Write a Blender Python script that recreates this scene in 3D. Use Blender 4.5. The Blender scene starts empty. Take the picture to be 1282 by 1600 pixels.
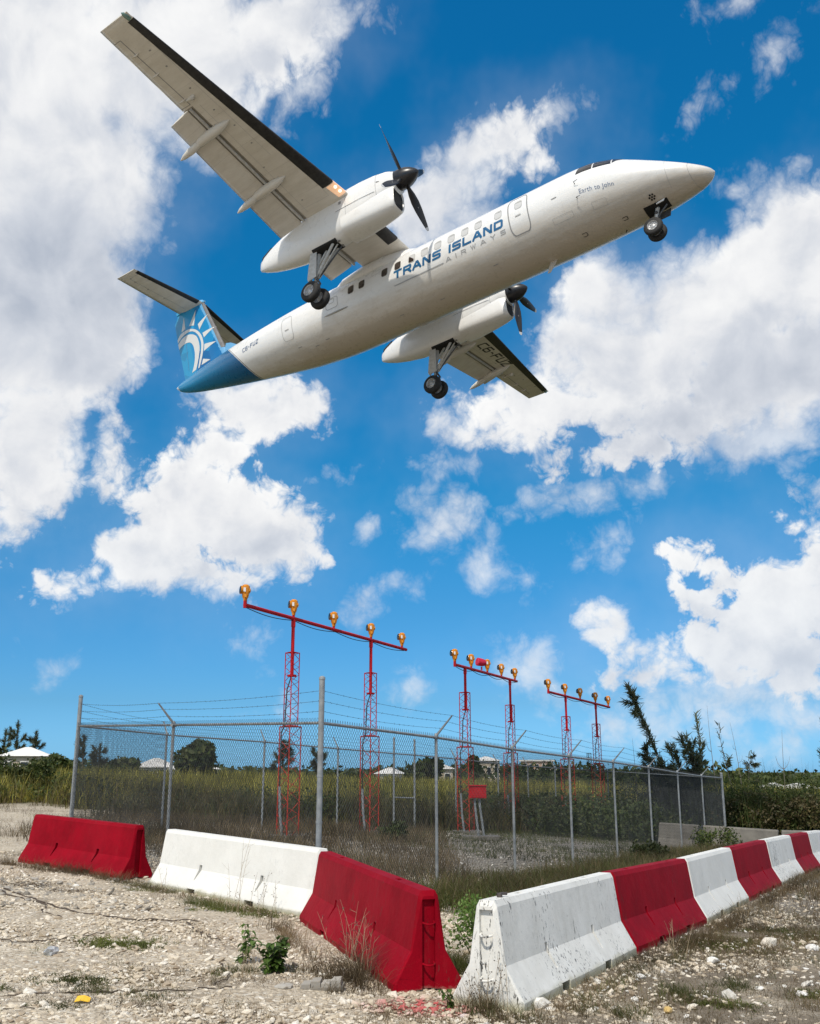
import bpy, math, random
import numpy as np
from mathutils import Vector, Matrix, Euler
R = math.radians
sc = bpy.context.scene
col = sc.collection
PI = math.pi

# ------------------------------------------------------------------ camera
cam_d = bpy.data.cameras.new('camera'); cam = bpy.data.objects.new('camera', cam_d); col.objects.link(cam)
cam_d.sensor_fit = 'VERTICAL'; cam_d.sensor_height = 24.0; cam_d.lens = 1560.0 / 1600.0 * 24.0
cam_d.clip_start = 0.05; cam_d.clip_end = 20000
cam.location = (0, 0, 1.76)
cam.rotation_euler = (R(90) + math.atan(405 / 1560.0), 0, 0)
sc.camera = cam
# ------------------------------------------------------------------ exposure
sc.view_settings.view_transform = 'Standard'; sc.view_settings.look = 'None'
sc.view_settings.exposure = 0.0; sc.view_settings.gamma = 1.0
# ------------------------------------------------------------------ sun
SUN_EL = 52.0
SUN_AZ = 201.0        # compass style: 0 = +Y (where the camera looks), 90 = +X
sd = bpy.data.lights.new('sun', 'SUN'); so = bpy.data.objects.new('sun', sd); col.objects.link(so)
sd.energy = 3.3; sd.angle = R(0.9); sd.color = (1.0, 0.93, 0.82)
sv = Vector((math.sin(R(SUN_AZ)) * math.cos(R(SUN_EL)), math.cos(R(SUN_AZ)) * math.cos(R(SUN_EL)), math.sin(R(SUN_EL))))
so.rotation_euler = sv.to_track_quat('Z', 'Y').to_euler(); so.location = (-20, -20, 60)

# ------------------------------------------------------------------ node helpers
class NT:
    def __init__(s, tree): s.t = tree; s.n = tree.nodes; s.l = tree.links
    def new(s, typ, **kw):
        n = s.n.new(typ)
        for k, v in kw.items():
            if k.startswith('i_'): s.inp(n, k[2:], v)
            else: setattr(n, k, v)
        return n
    def inp(s, n, key, v):
        if isinstance(key, str) and key.isdigit(): key = int(key)
        sock = n.inputs[key]
        if isinstance(v, bpy.types.NodeSocket): s.l.new(v, sock)
        else: sock.default_value = v
    def math(s, op, a, b=None, c=None, clamp=False):
        n = s.n.new('ShaderNodeMath'); n.operation = op; n.use_clamp = clamp
        for i, v in enumerate((a, b, c)):
            if v is not None: s.inp(n, i, v)
        return n.outputs[0]
    def vmath(s, op, a, b=None, out=0):
        n = s.n.new('ShaderNodeVectorMath'); n.operation = op
        s.inp(n, 0, a)
        if b is not None: s.inp(n, 1, b)
        return n.outputs[out]
    def mix(s, f, a, b, blend='MIX'):
        n = s.n.new('ShaderNodeMix'); n.data_type = 'RGBA'; n.blend_type = blend
        s.inp(n, 0, f); s.inp(n, 6, a); s.inp(n, 7, b)
        return n.outputs[2]
    def maprange(s, v, a, b, c=0.0, d=1.0, smooth=False):
        n = s.n.new('ShaderNodeMapRange'); n.interpolation_type = 'SMOOTHSTEP' if smooth else 'LINEAR'
        s.inp(n, 0, v); n.inputs[1].default_value = a; n.inputs[2].default_value = b
        s.inp(n, 3, c); s.inp(n, 4, d)
        return n.outputs[0]
    def noise(s, vec, scale, detail=4, rough=0.5, dist=0.0, dim='3D', out=0):
        n = s.n.new('ShaderNodeTexNoise'); n.noise_dimensions = dim
        if vec is not None: s.l.new(vec, n.inputs['Vector'])
        n.inputs['Scale'].default_value = scale; n.inputs['Detail'].default_value = detail
        n.inputs['Roughness'].default_value = rough; n.inputs['Distortion'].default_value = dist
        return n.outputs[out]
    def ramp(s, v, stops, interp='LINEAR'):
        n = s.n.new('ShaderNodeValToRGB'); n.color_ramp.interpolation = interp
        e = n.color_ramp.elements
        while len(e) < len(stops): e.new(0.5)
        for i, (p, c) in enumerate(stops):
            e[i].position = p; e[i].color = c if len(c) == 4 else (*c, 1)
        s.inp(n, 0, v); return n.outputs[0]

# ------------------------------------------------------------------ world: sky with cumulus clouds in azimuth / elevation
w = bpy.data.worlds.new('World'); sc.world = w; w.use_nodes = True
T = NT(w.node_tree); T.n.clear()
out = T.new('ShaderNodeOutputWorld'); bg = T.new('ShaderNodeBackground'); bg.inputs[1].default_value = 0.1
T.l.new(bg.outputs[0], out.inputs[0])
tc = T.new('ShaderNodeTexCoord').outputs['Generated']
nrm = T.vmath('NORMALIZE', tc)
sep = T.new('ShaderNodeSeparateXYZ'); T.l.new(nrm, sep.inputs[0])
az = T.math('MULTIPLY', T.math('ARCTAN2', sep.outputs[0], sep.outputs[1]), 180 / PI)
el = T.math('MULTIPLY', T.math('ARCSINE', sep.outputs[2]), 180 / PI)
cmb = T.new('ShaderNodeCombineXYZ'); T.l.new(az, cmb.inputs[0]); T.l.new(el, cmb.inputs[1]); P = cmb.outputs[0]
sky = T.new('ShaderNodeTexSky'); sky.sky_type = 'NISHITA'; sky.sun_disc = False
sky.sun_elevation = R(SUN_EL); sky.sun_rotation = R(SUN_AZ); sky.air_density = 1.0; sky.dust_density = 0.4; sky.ozone_density = 3.0
tint = T.ramp(T.maprange(el, 0, 45), [(0.007,(.361,.861,1.7)),(.082,(.30,.69,1.12)),(.193,(.23,.73,1.08)),(.34,(.12,.86,1.17)),(.47,(.07,.90,1.26)),(.72,(.05,1.03,1.42)),(.92,(.05,1.05,1.50))])
skycol = T.mix(1.0, sky.outputs[0], tint, 'MULTIPLY')
# (az, el, half-width, half-height, tilt) of each bank, degrees
SOLID = [(-23.69, 37.47, 9.4, 5.7, 0), (-16.76, 37.81, 8.63, 4.45, 20), (-9.07, 39.88, 5.48, 2.67, 20), (-12.91, 35.22, 4.41, 1.88, 30), (-21.45, 31.46, 6.47, 5.31, 0), (-22.12, 24.45, 6.18, 6.25, 0), (-17.94, 23.66, 2.52, 2.38, 0), (-22.1, 17.65, 3.65, 5.08, 0), (-22.36, 13.5, 1.62, 1.87, 0), (-17.37, 16.74, 1.47, 1.92, 0), (-9.32, 20.34, 3.61, 2.15, 0), (-11.83, 17.86, 2.4, 1.97, 0), (-13.11, 14.55, 3.6, 3.22, 0), (-9.02, 13.29, 4.23, 3.26, 0), (-15.08, 11.94, 3.5, 2.12, 10), (-18.73, 10.15, 2.51, 1.31, 10), (-11.45, 10.67, 3.58, 1.61, 0), (-6.25, 20.3, 1.16, 1.45, 0), (7.29, 35.21, 2.69, 1.44, 10), (6.21, 34.14, 3.51, 1.78, 0), (2.43, 31.3, 3.28, 1.68, 0), (4.96, 33.87, 3.11, 1.79, 20), (3.28, 32.95, 3.1, 1.98, 10), (2.02, 31.64, 3.5, 2.35, 20), (-0.04, 30.3, 2.05, 1.53, 0), (18.88, 24.91, 8.22, 3.7, 0), (23.37, 26.91, 3.77, 3.86, 0), (13.91, 22.69, 6.31, 3.14, 0), (7.33, 20.26, 5.73, 1.8, 0), (20.99, 20.88, 6.5, 3.72, 0), (24.92, 28.25, 2.02, 1.89, 0), (16.6, 19.27, 6.77, 1.75, 0), (12.05, 26.34, 3.08, 2.75, 0), (10.2, 24.38, 2.31, 2.1, 0), (5.38, 19.24, 3.46, 1.16, 0), (13.59, 17.74, 5.45, 1.25, 0), (14.47, 11.69, 1.13, 0.71, -20), (15.82, 11.01, 1.25, 0.92, -10), (16.87, 11.13, 1.44, 1.05, 0), (17.99, 10.19, 1.35, 1.18, 0), (17.09, 9.54, 1.7, 1.18, 0), (20.25, 9.2, 3.59, 2.05, 0), (22.86, 11.07, 1.91, 3.37, 0), (19.17, 8.22, 3.95, 2.06, 0), (12.86, 5.31, 3.11, 1.05, 0), (10.75, 8.73, 1.21, 1.21, 0), (11.78, 7.98, 1.34, 1.28, 0), (10.69, 7.48, 1.07, 1.0, 0), (12.94, 6.71, 2.61, 1.12, 0), (18.07, 6.89, 3.98, 2.06, 0), (21.2, 5.42, 2.85, 2.0, 0), (15.58, 5.08, 4.38, 1.1, 0)]
BULK = [(-22.96, 31.82, 11.61, 10.11, 0), (-22.1, 17.65, 3.65, 5.75, 0), (-12.89, 34.9, 4.8, 5.03, 0), (-10.91, 14.3, 5.47, 5.04, 0), (-19.1, 10.47, 3.0, 1.73, 0), (5.36, 33.53, 4.54, 3.27, 20), (18.82, 24.24, 8.9, 5.73, 0), (8.09, 20.22, 6.85, 2.16, 0), (15.98, 10.83, 2.76, 1.76, 0), (11.58, 7.63, 3.18, 2.13, 0), (19.09, 7.2, 4.92, 3.41, 0)]
WISPY = [(17.19, 4.18, 6.27, 2.04, 0), (12.69, 2.37, 3.08, 1.2, 0), (20.55, 1.79, 1.89, 1.14, 0), (19.8, 19.3, 5.17, 3.77, 0), (13.46, 15.6, 3.25, 1.07, 0), (3.0, 15.27, 1.9, 1.1, 20), (1.1, 14.55, 1.52, 1.1, 0), (5.19, 11.57, 1.11, 0.88, 0), (1.85, 13.81, 2.08, 1.83, 0), (3.89, 11.96, 1.68, 1.28, -30), (7.02, 10.92, 1.1, 0.87, 0), (11.11, 12.49, 2.17, 1.08, 20), (9.79, 11.45, 1.09, 0.51, 0), (-2.87, 13.51, 0.83, 0.59, 0), (-2.81, 9.23, 1.03, 1.16, 0), (-0.04, 4.56, 1.38, 0.78, 0), (-9.32, 7.15, 1.07, 0.57, 0), (-19.32, 5.31, 0.45, 0.54, 0), (-22.19, 6.88, 0.63, 0.67, 0), (6.5, 5.77, 2.16, 1.6, 0), (22.94, 36.59, 1.09, 1.16, 0), (21.59, 39.36, 1.89, 0.56, 0), (25.25, 38.44, 1.43, 0.56, 0), (18.77, 35.21, 1.14, 0.3, 30), (2.27, 17.48, 2.3, 0.92, 0), (9.78, 15.44, 3.33, 0.8, 10), (-0.78, 10.7, 0.93, 0.51, 0), (12.7, 2.55, 2.05, 1.03, 0), (17.68, 1.98, 1.95, 0.53, 0), (21.58, 2.75, 1.87, 1.31, 0), (-5.38, 16.5, 0.76, 0.37, 0), (20.57, 30.81, 0.91, 0.38, 0), (-3.53, 41.06, 1.3, 0.73, 0), (-7.24, 36.95, 2.51, 1.25, 40), (8.59, 3.98, 1.77, 0.7, 0), (-7.58, 3.64, 0.89, 0.42, 0)]
warp = T.noise(P, 0.16, 3, 0.5, out=1)
wv = T.vmath('SCALE', T.vmath('SUBTRACT', warp, (0.5, 0.5, 0.5))); wv.node.inputs['Scale'].default_value = 1.7
Pw = T.vmath('ADD', P, wv)
def field(blobs, pos):
    acc = None
    for i_, (a, e, ra, re, tl) in enumerate(blobs):
        if i_ and i_ % 10 == 0:      # chain the groups so that the shader compiler evaluates them one after another
            n_ = T.n.new('ShaderNodeVectorMath'); n_.operation = 'MULTIPLY_ADD'; T.l.new(acc, n_.inputs[0]); n_.inputs[1].default_value = (1e-7,) * 3; T.l.new(pos, n_.inputs[2]); pos = n_.outputs[0]
        m = T.n.new('ShaderNodeMapping'); m.vector_type = 'TEXTURE'
        T.l.new(pos, m.inputs[0]); m.inputs[1].default_value = (a, e, 0); m.inputs[2].default_value = (0, 0, R(tl)); m.inputs[3].default_value = (ra, re, 1)
        ln = T.vmath('LENGTH', m.outputs[0], out=1)
        r = min(ra, re)
        v = T.math('MULTIPLY_ADD', ln, -r, r)
        acc = v if acc is None else T.math('SMOOTH_MAX', acc, v, 0.6)
    return acc
def after(pos, acc):
    n_ = T.n.new('ShaderNodeVectorMath'); n_.operation = 'MULTIPLY_ADD'; T.l.new(acc, n_.inputs[0]); n_.inputs[1].default_value = (1e-7,) * 3; T.l.new(pos, n_.inputs[2]); return n_.outputs[0]
sdS = field(SOLID, Pw); sdW = field(WISPY, after(Pw, sdS))
def fbm(pos):
    a = T.noise(pos, 0.30, 9, 0.53, 0.35)
    v = T.n.new('ShaderNodeTexVoronoi'); v.feature = 'F1'; T.l.new(T.vmath('ADD', pos, T.vmath('MULTIPLY', T.noise(pos, 0.5, 3, 0.5, out=1), (1.6, 1.6, 0))), v.inputs['Vector'])
    v.inputs['Scale'].default_value = 0.55; v.inputs['Detail'].default_value = 4.0; v.inputs['Roughness'].default_value = 0.6; v.inputs['Lacunarity'].default_value = 2.1
    return T.math('ADD', T.math('MULTIPLY', a, 0.80), T.math('MULTIPLY', T.math('SUBTRACT', 0.62, v.outputs['Distance']), 0.22))
n0 = fbm(P)
off = T.vmath('ADD', P, (-0.55, 0.75, 0.0))
n1 = fbm(off)
nc = T.math('SUBTRACT', n0, 0.345)
dS = T.math('MULTIPLY_ADD', nc, 5.6, T.math('MULTIPLY_ADD', sdS, T.maprange(el, 22, 16, 1.4, 1.0), T.maprange(el, 22, 14, 0.52, 0.30)))
dW = T.math('MULTIPLY_ADD', nc, 5.5, T.math('ADD', sdW, 0.45))
soft = T.maprange(T.noise(P, 0.09, 2, 0.5), 0.42, 0.60)
aS = T.maprange(T.math('DIVIDE', dS, T.math('MULTIPLY', T.math('MULTIPLY_ADD', soft, 2.2, 1.2), T.maprange(el, 12, 26, 0.40, 1.0))), -0.4, 1.0, smooth=True)
aW = T.maprange(dW, -0.5, 2.2, 0.0, 0.72, smooth=True)
veil = T.maprange(T.math('MULTIPLY_ADD', T.math('SUBTRACT', T.noise(P, 0.12, 4, 0.6), 0.5), 9.0, sdS), -3.5, 3.0, 0.0, 0.12, smooth=True)
alpha = T.math('MAXIMUM', T.math('MAXIMUM', aS, aW), veil)
def lowf(pos):
    return T.math('ADD', T.math('MULTIPLY', T.noise(pos, 0.22, 6, 0.52, 0.4), 1.0), 0.0)
offb = T.vmath('ADD', P, (-0.9, 1.5, 0.0))
inner = T.maprange(dS, 0.5, 2.6, 0.9, 0.15)
lit = T.math('ADD', 0.5, T.math('MULTIPLY', T.maprange(T.math('SUBTRACT', n0, n1), -0.12, 0.12, -0.5, 0.5), inner))
lit2 = T.maprange(T.math('SUBTRACT', lowf(P), lowf(offb)), -0.20, 0.20, 0.0, 1.0)
big = T.noise(P, 0.085, 3, 0.5)
body = T.maprange(big, 0.40, 0.60, 0.0, 1.0, smooth=True)
Pb = after(Pw, sdW); fb = field(BULK, Pb); Pup = T.vmath('ADD', after(Pw, fb), (-0.8, 2.6, 0.0))
top = T.maprange(T.math('SUBTRACT', fb, field(BULK, Pup)), -1.9, 1.9, 0.0, 1.0)
body = T.math('MULTIPLY_ADD', top, 0.95, T.math('MULTIPLY', body, 0.30))
sh = T.math('ADD', T.math('MULTIPLY', lit, 0.30), T.math('ADD', T.math('MULTIPLY', body, 0.35), T.math('MULTIPLY', lit2, 0.42)))
sh = T.math('ADD', sh, T.maprange(dS, 0.2, 2.4, 0.20, -0.10), clamp=True)
cc = T.ramp(sh, [(0.0, (4.5, 5.0, 5.9)), (0.4, (6.5, 6.85, 7.5)), (0.68, (8.5, 8.6, 8.8)), (1.0, (9.8, 9.8, 9.75))])
cc = T.mix(T.maprange(el, 0, 14), T.mix(0.55, cc, (6.2, 7.2, 8.4, 1)), cc)
# cloud added over the unseen rest of the sky as neutral white fill light
far_az = T.maprange(T.math('ABSOLUTE', az), 27, 40, smooth=True); high = T.maprange(el, 44, 55, smooth=True)
rest = T.math('MULTIPLY', T.math('MAXIMUM', far_az, high), T.maprange(T.noise(tc, 2.4, 7, 0.55), 0.44, 0.54, smooth=True))
alpha = T.math('MAXIMUM', alpha, T.math('MULTIPLY', rest, T.maprange(el, 1, 8)))
final = T.mix(alpha, skycol, cc)
T.l.new(final, bg.inputs[0])
try: w.cycles.sampling_method = 'MANUAL'; w.cycles.sample_map_resolution = 512
except Exception: pass

# ------------------------------------------------------------------ object helpers
def tag(o, label=None, cat=None, group=None, kind=None):
    if label: o['label'] = label
    if cat: o['category'] = cat
    if group: o['group'] = group
    if kind: o['kind'] = kind
    return o
def empty(name, loc=(0, 0, 0), rz=0.0):
    o = bpy.data.objects.new(name, None); col.objects.link(o)
    o.location = loc; o.rotation_euler = (0, 0, rz); o.empty_display_size = 0.3
    return o
def fast_mesh(name, V, F, mats=None, smooth=False, mi=None):
    V = np.asarray(V, dtype=np.float32); F = np.asarray(F, dtype=np.int32); k = F.shape[1]
    me = bpy.data.meshes.new(name)
    me.vertices.add(len(V)); me.vertices.foreach_set('co', V.ravel())
    me.loops.add(F.size); me.loops.foreach_set('vertex_index', F.ravel())
    me.polygons.add(len(F)); me.polygons.foreach_set('loop_start', np.arange(len(F), dtype=np.int32) * k)
    if mi is not None: me.polygons.foreach_set('material_index', np.asarray(mi, dtype=np.int32))
    me.polygons.foreach_set('use_smooth', np.full(len(F), smooth))
    me.update(calc_edges=True)
    for m in (mats or []): me.materials.append(m)
    return me
def link(name, me, parent=None):
    o = bpy.data.objects.new(name, me); col.objects.link(o)
    if parent is not None: o.parent = parent
    return o
class MB:
    def __init__(s): s.v = []; s.f = []; s.m = []; s.mi = 0
    def add(s, V, F):
        b = len(s.v); s.v += [tuple(map(float, x)) for x in V]
        for f in F: s.f.append([b + i for i in f]); s.m.append(s.mi)
        return s
    def box(s, c, d, rz=0.0, M=None):
        x, y, z = [k / 2 for k in d]
        V = [Vector((i * x, j * y, k * z)) for i in (-1, 1) for j in (-1, 1) for k in (-1, 1)]
        Mx = M if M is not None else Matrix.Rotation(rz, 3, 'Z')
        V = [Mx @ v + Vector(c) for v in V]
        return s.add(V, [(0, 1, 3, 2), (4, 6, 7, 5), (0, 4, 5, 1), (2, 3, 7, 6), (0, 2, 6, 4), (1, 5, 7, 3)])
    def tube(s, pts, rad, n=8, cap=True):
        pts = [Vector(p) for p in pts]
        if not hasattr(rad, '__len__'): rad = [rad] * len(pts)
        rings = []; prev = None
        for i, p in enumerate(pts):
            a = pts[max(i - 1, 0)]; b = pts[min(i + 1, len(pts) - 1)]
            d = (b - a).normalized()
            if prev is None: u = d.orthogonal().normalized()
            else:
                u = prev - d * prev.dot(d)
                u = u.normalized() if u.length > 1e-6 else d.orthogonal().normalized()
            prev = u; v = d.cross(u)
            rings.append([p + (u * math.cos(2 * PI * k / n) + v * math.sin(2 * PI * k / n)) * rad[i] for k in range(n)])
        return s.rings(rings, cap)
    def rings(s, rings, cap=True, close=True):
        n = len(rings[0]); V = [v for r in rings for v in r]; F = []
        for i in range(len(rings) - 1):
            for k in range(n if close else n - 1):
                k2 = (k + 1) % n
                F.append((i * n + k, i * n + k2, (i + 1) * n + k2, (i + 1) * n + k))
        if cap:
            F.append(tuple(range(n - 1, -1, -1))); o = (len(rings) - 1) * n
            F.append(tuple(range(o, o + n)))
        return s.add(V, F)
    def prism(s, poly, n, t):
        n = Vector(n); A = [Vector(p) for p in poly]; B = [p + n * t for p in A]; k = len(A)
        F = [tuple(range(k - 1, -1, -1)), tuple(range(k, 2 * k))] + [(i, (i + 1) % k, k + (i + 1) % k, k + i) for i in range(k)]
        return s.add(A + B, F)
    def mesh(s, name, mats, ang=35):
        me = bpy.data.meshes.new(name)
        me.from_pydata(s.v, [], s.f); me.update()
        for m in (mats if isinstance(mats, (list, tuple)) else [mats]): me.materials.append(m)
        me.polygons.foreach_set('material_index', s.m)
        if ang:
            me.polygons.foreach_set('use_smooth', [True] * len(me.polygons)); me.set_sharp_from_angle(angle=R(ang))
        return me
    def build(s, name, mats, parent=None, ang=35):
        return link(name, s.mesh(name, mats, ang), parent)
def fixn(me):
    import bmesh
    b = bmesh.new(); b.from_mesh(me); bmesh.ops.recalc_face_normals(b, faces=b.faces); b.to_mesh(me); b.free()

# ------------------------------------------------------------------ materials
def mat(name, color, rough=0.6, metal=0.0, coat=0.0, emit=None, es=0.0, spec=0.5):
    m = bpy.data.materials.new(name); m.use_nodes = True
    t = NT(m.node_tree); b = t.n['Principled BSDF']
    b.inputs['Base Color'].default_value = (*color, 1); b.inputs['Roughness'].default_value = rough
    b.inputs['Metallic'].default_value = metal; b.inputs['Coat Weight'].default_value = coat; b.inputs['Specular IOR Level'].default_value = spec
    if emit: b.inputs['Emission Color'].default_value = (*emit, 1); b.inputs['Emission Strength'].default_value = es
    return m, t, b
def bump(t, b, h, strength=0.3, dist=0.01):
    n = t.new('ShaderNodeBump'); n.inputs['Strength'].default_value = strength; n.inputs['Distance'].default_value = dist
    t.l.new(h, n.inputs['Height']); t.l.new(n.outputs[0], b.inputs['Normal'])
def varied(name, c1, c2, scale=3.0, rough=0.6, detail=6, metal=0.0, coat=0.0, bumps=0.0, lo=0.35, hi=0.65, bscale=None, spec=0.5):
    m, t, b = mat(name, c1, rough, metal, coat, spec=spec)
    o = t.new('ShaderNodeTexCoord').outputs['Object']
    f = t.maprange(t.noise(o, scale, detail, 0.6), lo, hi)
    t.l.new(t.mix(f, (*c1, 1), (*c2, 1)), b.inputs['Base Color'])
    if bumps: bump(t, b, t.noise(o, bscale or scale * 6, 5, 0.6), bumps)
    return m
def leafmat(name, c1, c2, c3, trans=0.25, rough=0.55, patch=0.6):
    m, t, b = mat(name, c1, rough, spec=0.3)
    g = t.new('ShaderNodeNewGeometry'); rnd = g.outputs['Random Per Island']
    pos = g.outputs['Position']
    c = t.ramp(rnd, [(0.0, c1), (0.5, c2), (1.0, c3)])
    pn = t.maprange(t.noise(pos, patch, 5, 0.6), 0.38, 0.62, 0.42, 1.35)
    cv = t.new('ShaderNodeCombineXYZ'); [t.l.new(pn, cv.inputs[i]) for i in range(3)]
    c = t.mix(1.0, c, cv.outputs[0], 'MULTIPLY')
    t.l.new(c, b.inputs['Base Color'])
    tr = t.new('ShaderNodeBsdfTranslucent'); t.l.new(c, tr.inputs[0])
    mx = t.new('ShaderNodeMixShader'); mx.inputs[0].default_value = trans
    t.l.new(b.outputs[0], mx.inputs[1]); t.l.new(tr.outputs[0], mx.inputs[2])
    t.l.new(mx.outputs[0], t.n['Material Output'].inputs[0])
    return m
M = {}
M['galv'] = varied('galvanised_steel', (0.20, 0.215, 0.225), (0.32, 0.335, 0.34), 9, 0.5, metal=0.3)
M['wire'] = varied('fence_wire', (0.032, 0.036, 0.038), (0.06, 0.066, 0.07), 3, 0.7, spec=0.15)
M['red_steel'] = varied('red_painted_steel', (0.52, 0.008, 0.014), (0.36, 0.008, 0.014), 4, 0.5, spec=0.2)
M['orange_steel'] = varied('faded_orange_red_paint', (0.50, 0.035, 0.014), (0.36, 0.025, 0.012), 3, 0.5)
M['amber'] = varied('amber_lamp_housing', (0.72, 0.27, 0.008), (0.55, 0.19, 0.006), 18, 0.4)
M['blackg'] = mat('black_lamp_glass', (0.012, 0.012, 0.014), 0.15)[0]
M['sticker'] = mat('white_sticker', (0.8, 0.8, 0.8), 0.5)[0]
M['rubber'] = varied('tyre_rubber', (0.012, 0.012, 0.012), (0.022, 0.021, 0.02), 12, 0.75)
M['cable'] = mat('black_cable', (0.015, 0.015, 0.015), 0.6)[0]
M['bush'] = leafmat('bush_leaves', (0.035, 0.055, 0.012), (0.060, 0.085, 0.020), (0.10, 0.105, 0.03))
M['casu'] = leafmat('casuarina_needles', (0.065, 0.08, 0.04), (0.11, 0.125, 0.06), (0.17, 0.165, 0.09), 0.35)
M['brush'] = leafmat('brown_brush', (0.07, 0.058, 0.025), (0.125, 0.095, 0.04), (0.065, 0.085, 0.024))
M['field'] = leafmat('field_grass', (0.12, 0.115, 0.025), (0.28, 0.25, 0.05), (0.52, 0.46, 0.10), 0.3, patch=0.22)
M['dry'] = leafmat('dry_grass', (0.10, 0.068, 0.035), (0.21, 0.155, 0.085), (0.085, 0.065, 0.03), 0.3)
M['litter'] = leafmat('dark_plant_litter', (0.05, 0.03, 0.018), (0.11, 0.075, 0.045), (0.17, 0.125, 0.075), 0.1)
M['green'] = leafmat('short_green_grass', (0.045, 0.062, 0.012), (0.08, 0.095, 0.022), (0.13, 0.115, 0.04), 0.3)
M['weed'] = leafmat('weed_leaves', (0.07, 0.13, 0.025), (0.11, 0.19, 0.04), (0.16, 0.25, 0.06), 0.4, 0.5)
M['mat'] = leafmat('creeping_green_mat', (0.07, 0.09, 0.015), (0.11, 0.13, 0.025), (0.14, 0.15, 0.03), 0.3, 0.6)
M['bark'] = varied('grey_bark', (0.14, 0.12, 0.10), (0.22, 0.19, 0.16), 8, 0.85, bumps=0.4)
M['twig'] = varied('dark_twig', (0.05, 0.035, 0.025), (0.10, 0.075, 0.055), 8, 0.85)

# red and white barrier paint
def barrier_paint(name, c1, c2, white=False, grey=False, wear=1.0):
    m, t, b = mat(name, c1, 0.6, spec=0.25 if (white or grey) else 0.06)
    o = t.new('ShaderNodeTexCoord').outputs['Object']
    f = t.maprange(t.noise(o, 2.3, 6, 0.65), 0.35, 0.7)
    c = t.mix(f, (*c1, 1), (*c2, 1))
    sp = t.new('ShaderNodeSeparateXYZ'); t.l.new(o, sp.inputs[0])
    zz = sp.outputs[2]
    # vertical streaks and black scuffs where paint has chipped
    mp = t.new('ShaderNodeMapping'); t.l.new(o, mp.inputs[0]); mp.inputs[3].default_value = (1, 1, 0.28)
    oi = t.new('ShaderNodeObjectInfo')
    va = t.vmath('ADD', mp.outputs[0], oi.outputs['Location'])
    sc1 = t.noise(va, 34, 4, 0.7); area = t.noise(va, 2.2, 3, 0.5)
    if white:
        chip = t.math('MULTIPLY', t.maprange(sc1, 0.585, 0.61), t.maprange(area, 0.47, 0.57))
        c = t.mix(t.math('MULTIPLY', chip, wear), c, (0.07, 0.07, 0.07, 1))
        spots = t.maprange(t.noise(va, 70, 2, 0.5), 0.70, 0.73)
        c = t.mix(t.math('MULTIPLY', spots, 0.6 * wear), c, (0.12, 0.11, 0.10, 1))
        dirt = t.maprange(t.noise(va, 5, 6, 0.7), 0.45, 0.75, 0.0, 0.35 * max(wear, .4))
        c = t.mix(dirt, c, (0.42, 0.40, 0.34, 1))
        # greenish splash zone: mud splashed up from the ground
        low = t.math('MULTIPLY', t.maprange(t.math('ADD', zz, t.math('MULTIPLY', t.noise(o, 6, 5, 0.6), 0.10)), 0.165, 0.10), 0.85)
        c = t.mix(low, c, (0.40, 0.38, 0.25, 1))
    elif not grey:
        chip = t.math('MULTIPLY', t.maprange(sc1, 0.60, 0.63), t.maprange(area, 0.50, 0.60))
        c = t.mix(t.math('MULTIPLY', chip, 0.55), c, (0.10, 0.04, 0.035, 1))
        fade = t.maprange(t.noise(va, 1.6, 6, 0.65), 0.45, 0.68, 0.0, 0.22)
        c = t.mix(fade, c, (0.30, 0.014, 0.025, 1))
        pale = t.maprange(t.noise(va, 9, 5, 0.65), 0.58, 0.78, 0.0, 0.16)
        c = t.mix(pale, c, (0.38, 0.05, 0.055, 1))
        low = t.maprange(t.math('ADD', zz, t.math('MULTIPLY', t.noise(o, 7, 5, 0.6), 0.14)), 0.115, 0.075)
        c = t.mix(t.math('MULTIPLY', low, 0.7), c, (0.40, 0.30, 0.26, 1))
    t.l.new(c, b.inputs['Base Color'])
    h = t.math('ADD', t.noise(o, 14, 5, 0.6), t.math('MULTIPLY', t.noise(o, 90, 3, 0.6), 0.3))
    bump(t, b, h, 0.35, 0.012)
    return m
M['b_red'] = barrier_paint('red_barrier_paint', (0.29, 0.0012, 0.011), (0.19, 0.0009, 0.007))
M['b_white'] = barrier_paint('white_barrier_paint', (0.80, 0.79, 0.75), (0.68, 0.67, 0.63), white=True)
M['b_clean'] = barrier_paint('clean_white_barrier_paint', (0.78, 0.77, 0.73), (0.70, 0.69, 0.65), white=True, wear=0.12)
M['b_grey'] = barrier_paint('bare_concrete', (0.20, 0.185, 0.16), (0.12, 0.11, 0.095), grey=True)

# ------------------------------------------------------------------ terrain
CTRL = np.array([(-1.19,14.04,0.040),(0.43,16.96,-0.090),(1.94,19.76,-0.230),(3.46,22.68,-0.360),(5.08,25.70,-0.446),(6.59,28.62,-0.576),(8.32,31.75,-0.748),(9.83,34.78,-0.846),(11.45,37.69,-0.943),
 (.7,8.7,-.03),(2.1,11.2,-.08),(3.6,13.9,-.17),(5,16.5,-.19),(6.6,19.3,-.22),(7.8,21.4,-.25),(9.1,23.9,-.35),(10.5,26.5,-.45),
 (-6.9,20.5,.34),(-4.05,17.3,.2),(-3.7,16,.13),(-6.8,18.3,.2),(-4.1,16.2,.12),(-1.4,12.9,.04),(-.1,8.65,0),(-6.2,27.5,.4),(-4,28.6,.2),(-.5,34,-.05),
 (3.5,42,-.4),(5,43.8,-.43),(9.5,48,-.7),(-4,8,.1),(-8,12,.25),(-12,20,.4),(4,8.5,-.12),(8,14,-.25),(14,25,-.5),(-15,35,.7),(20,45,-1),
 (-3,26,.1),(-1,30,.0),(2,34,-.15),(4,38,-.3)])
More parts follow.
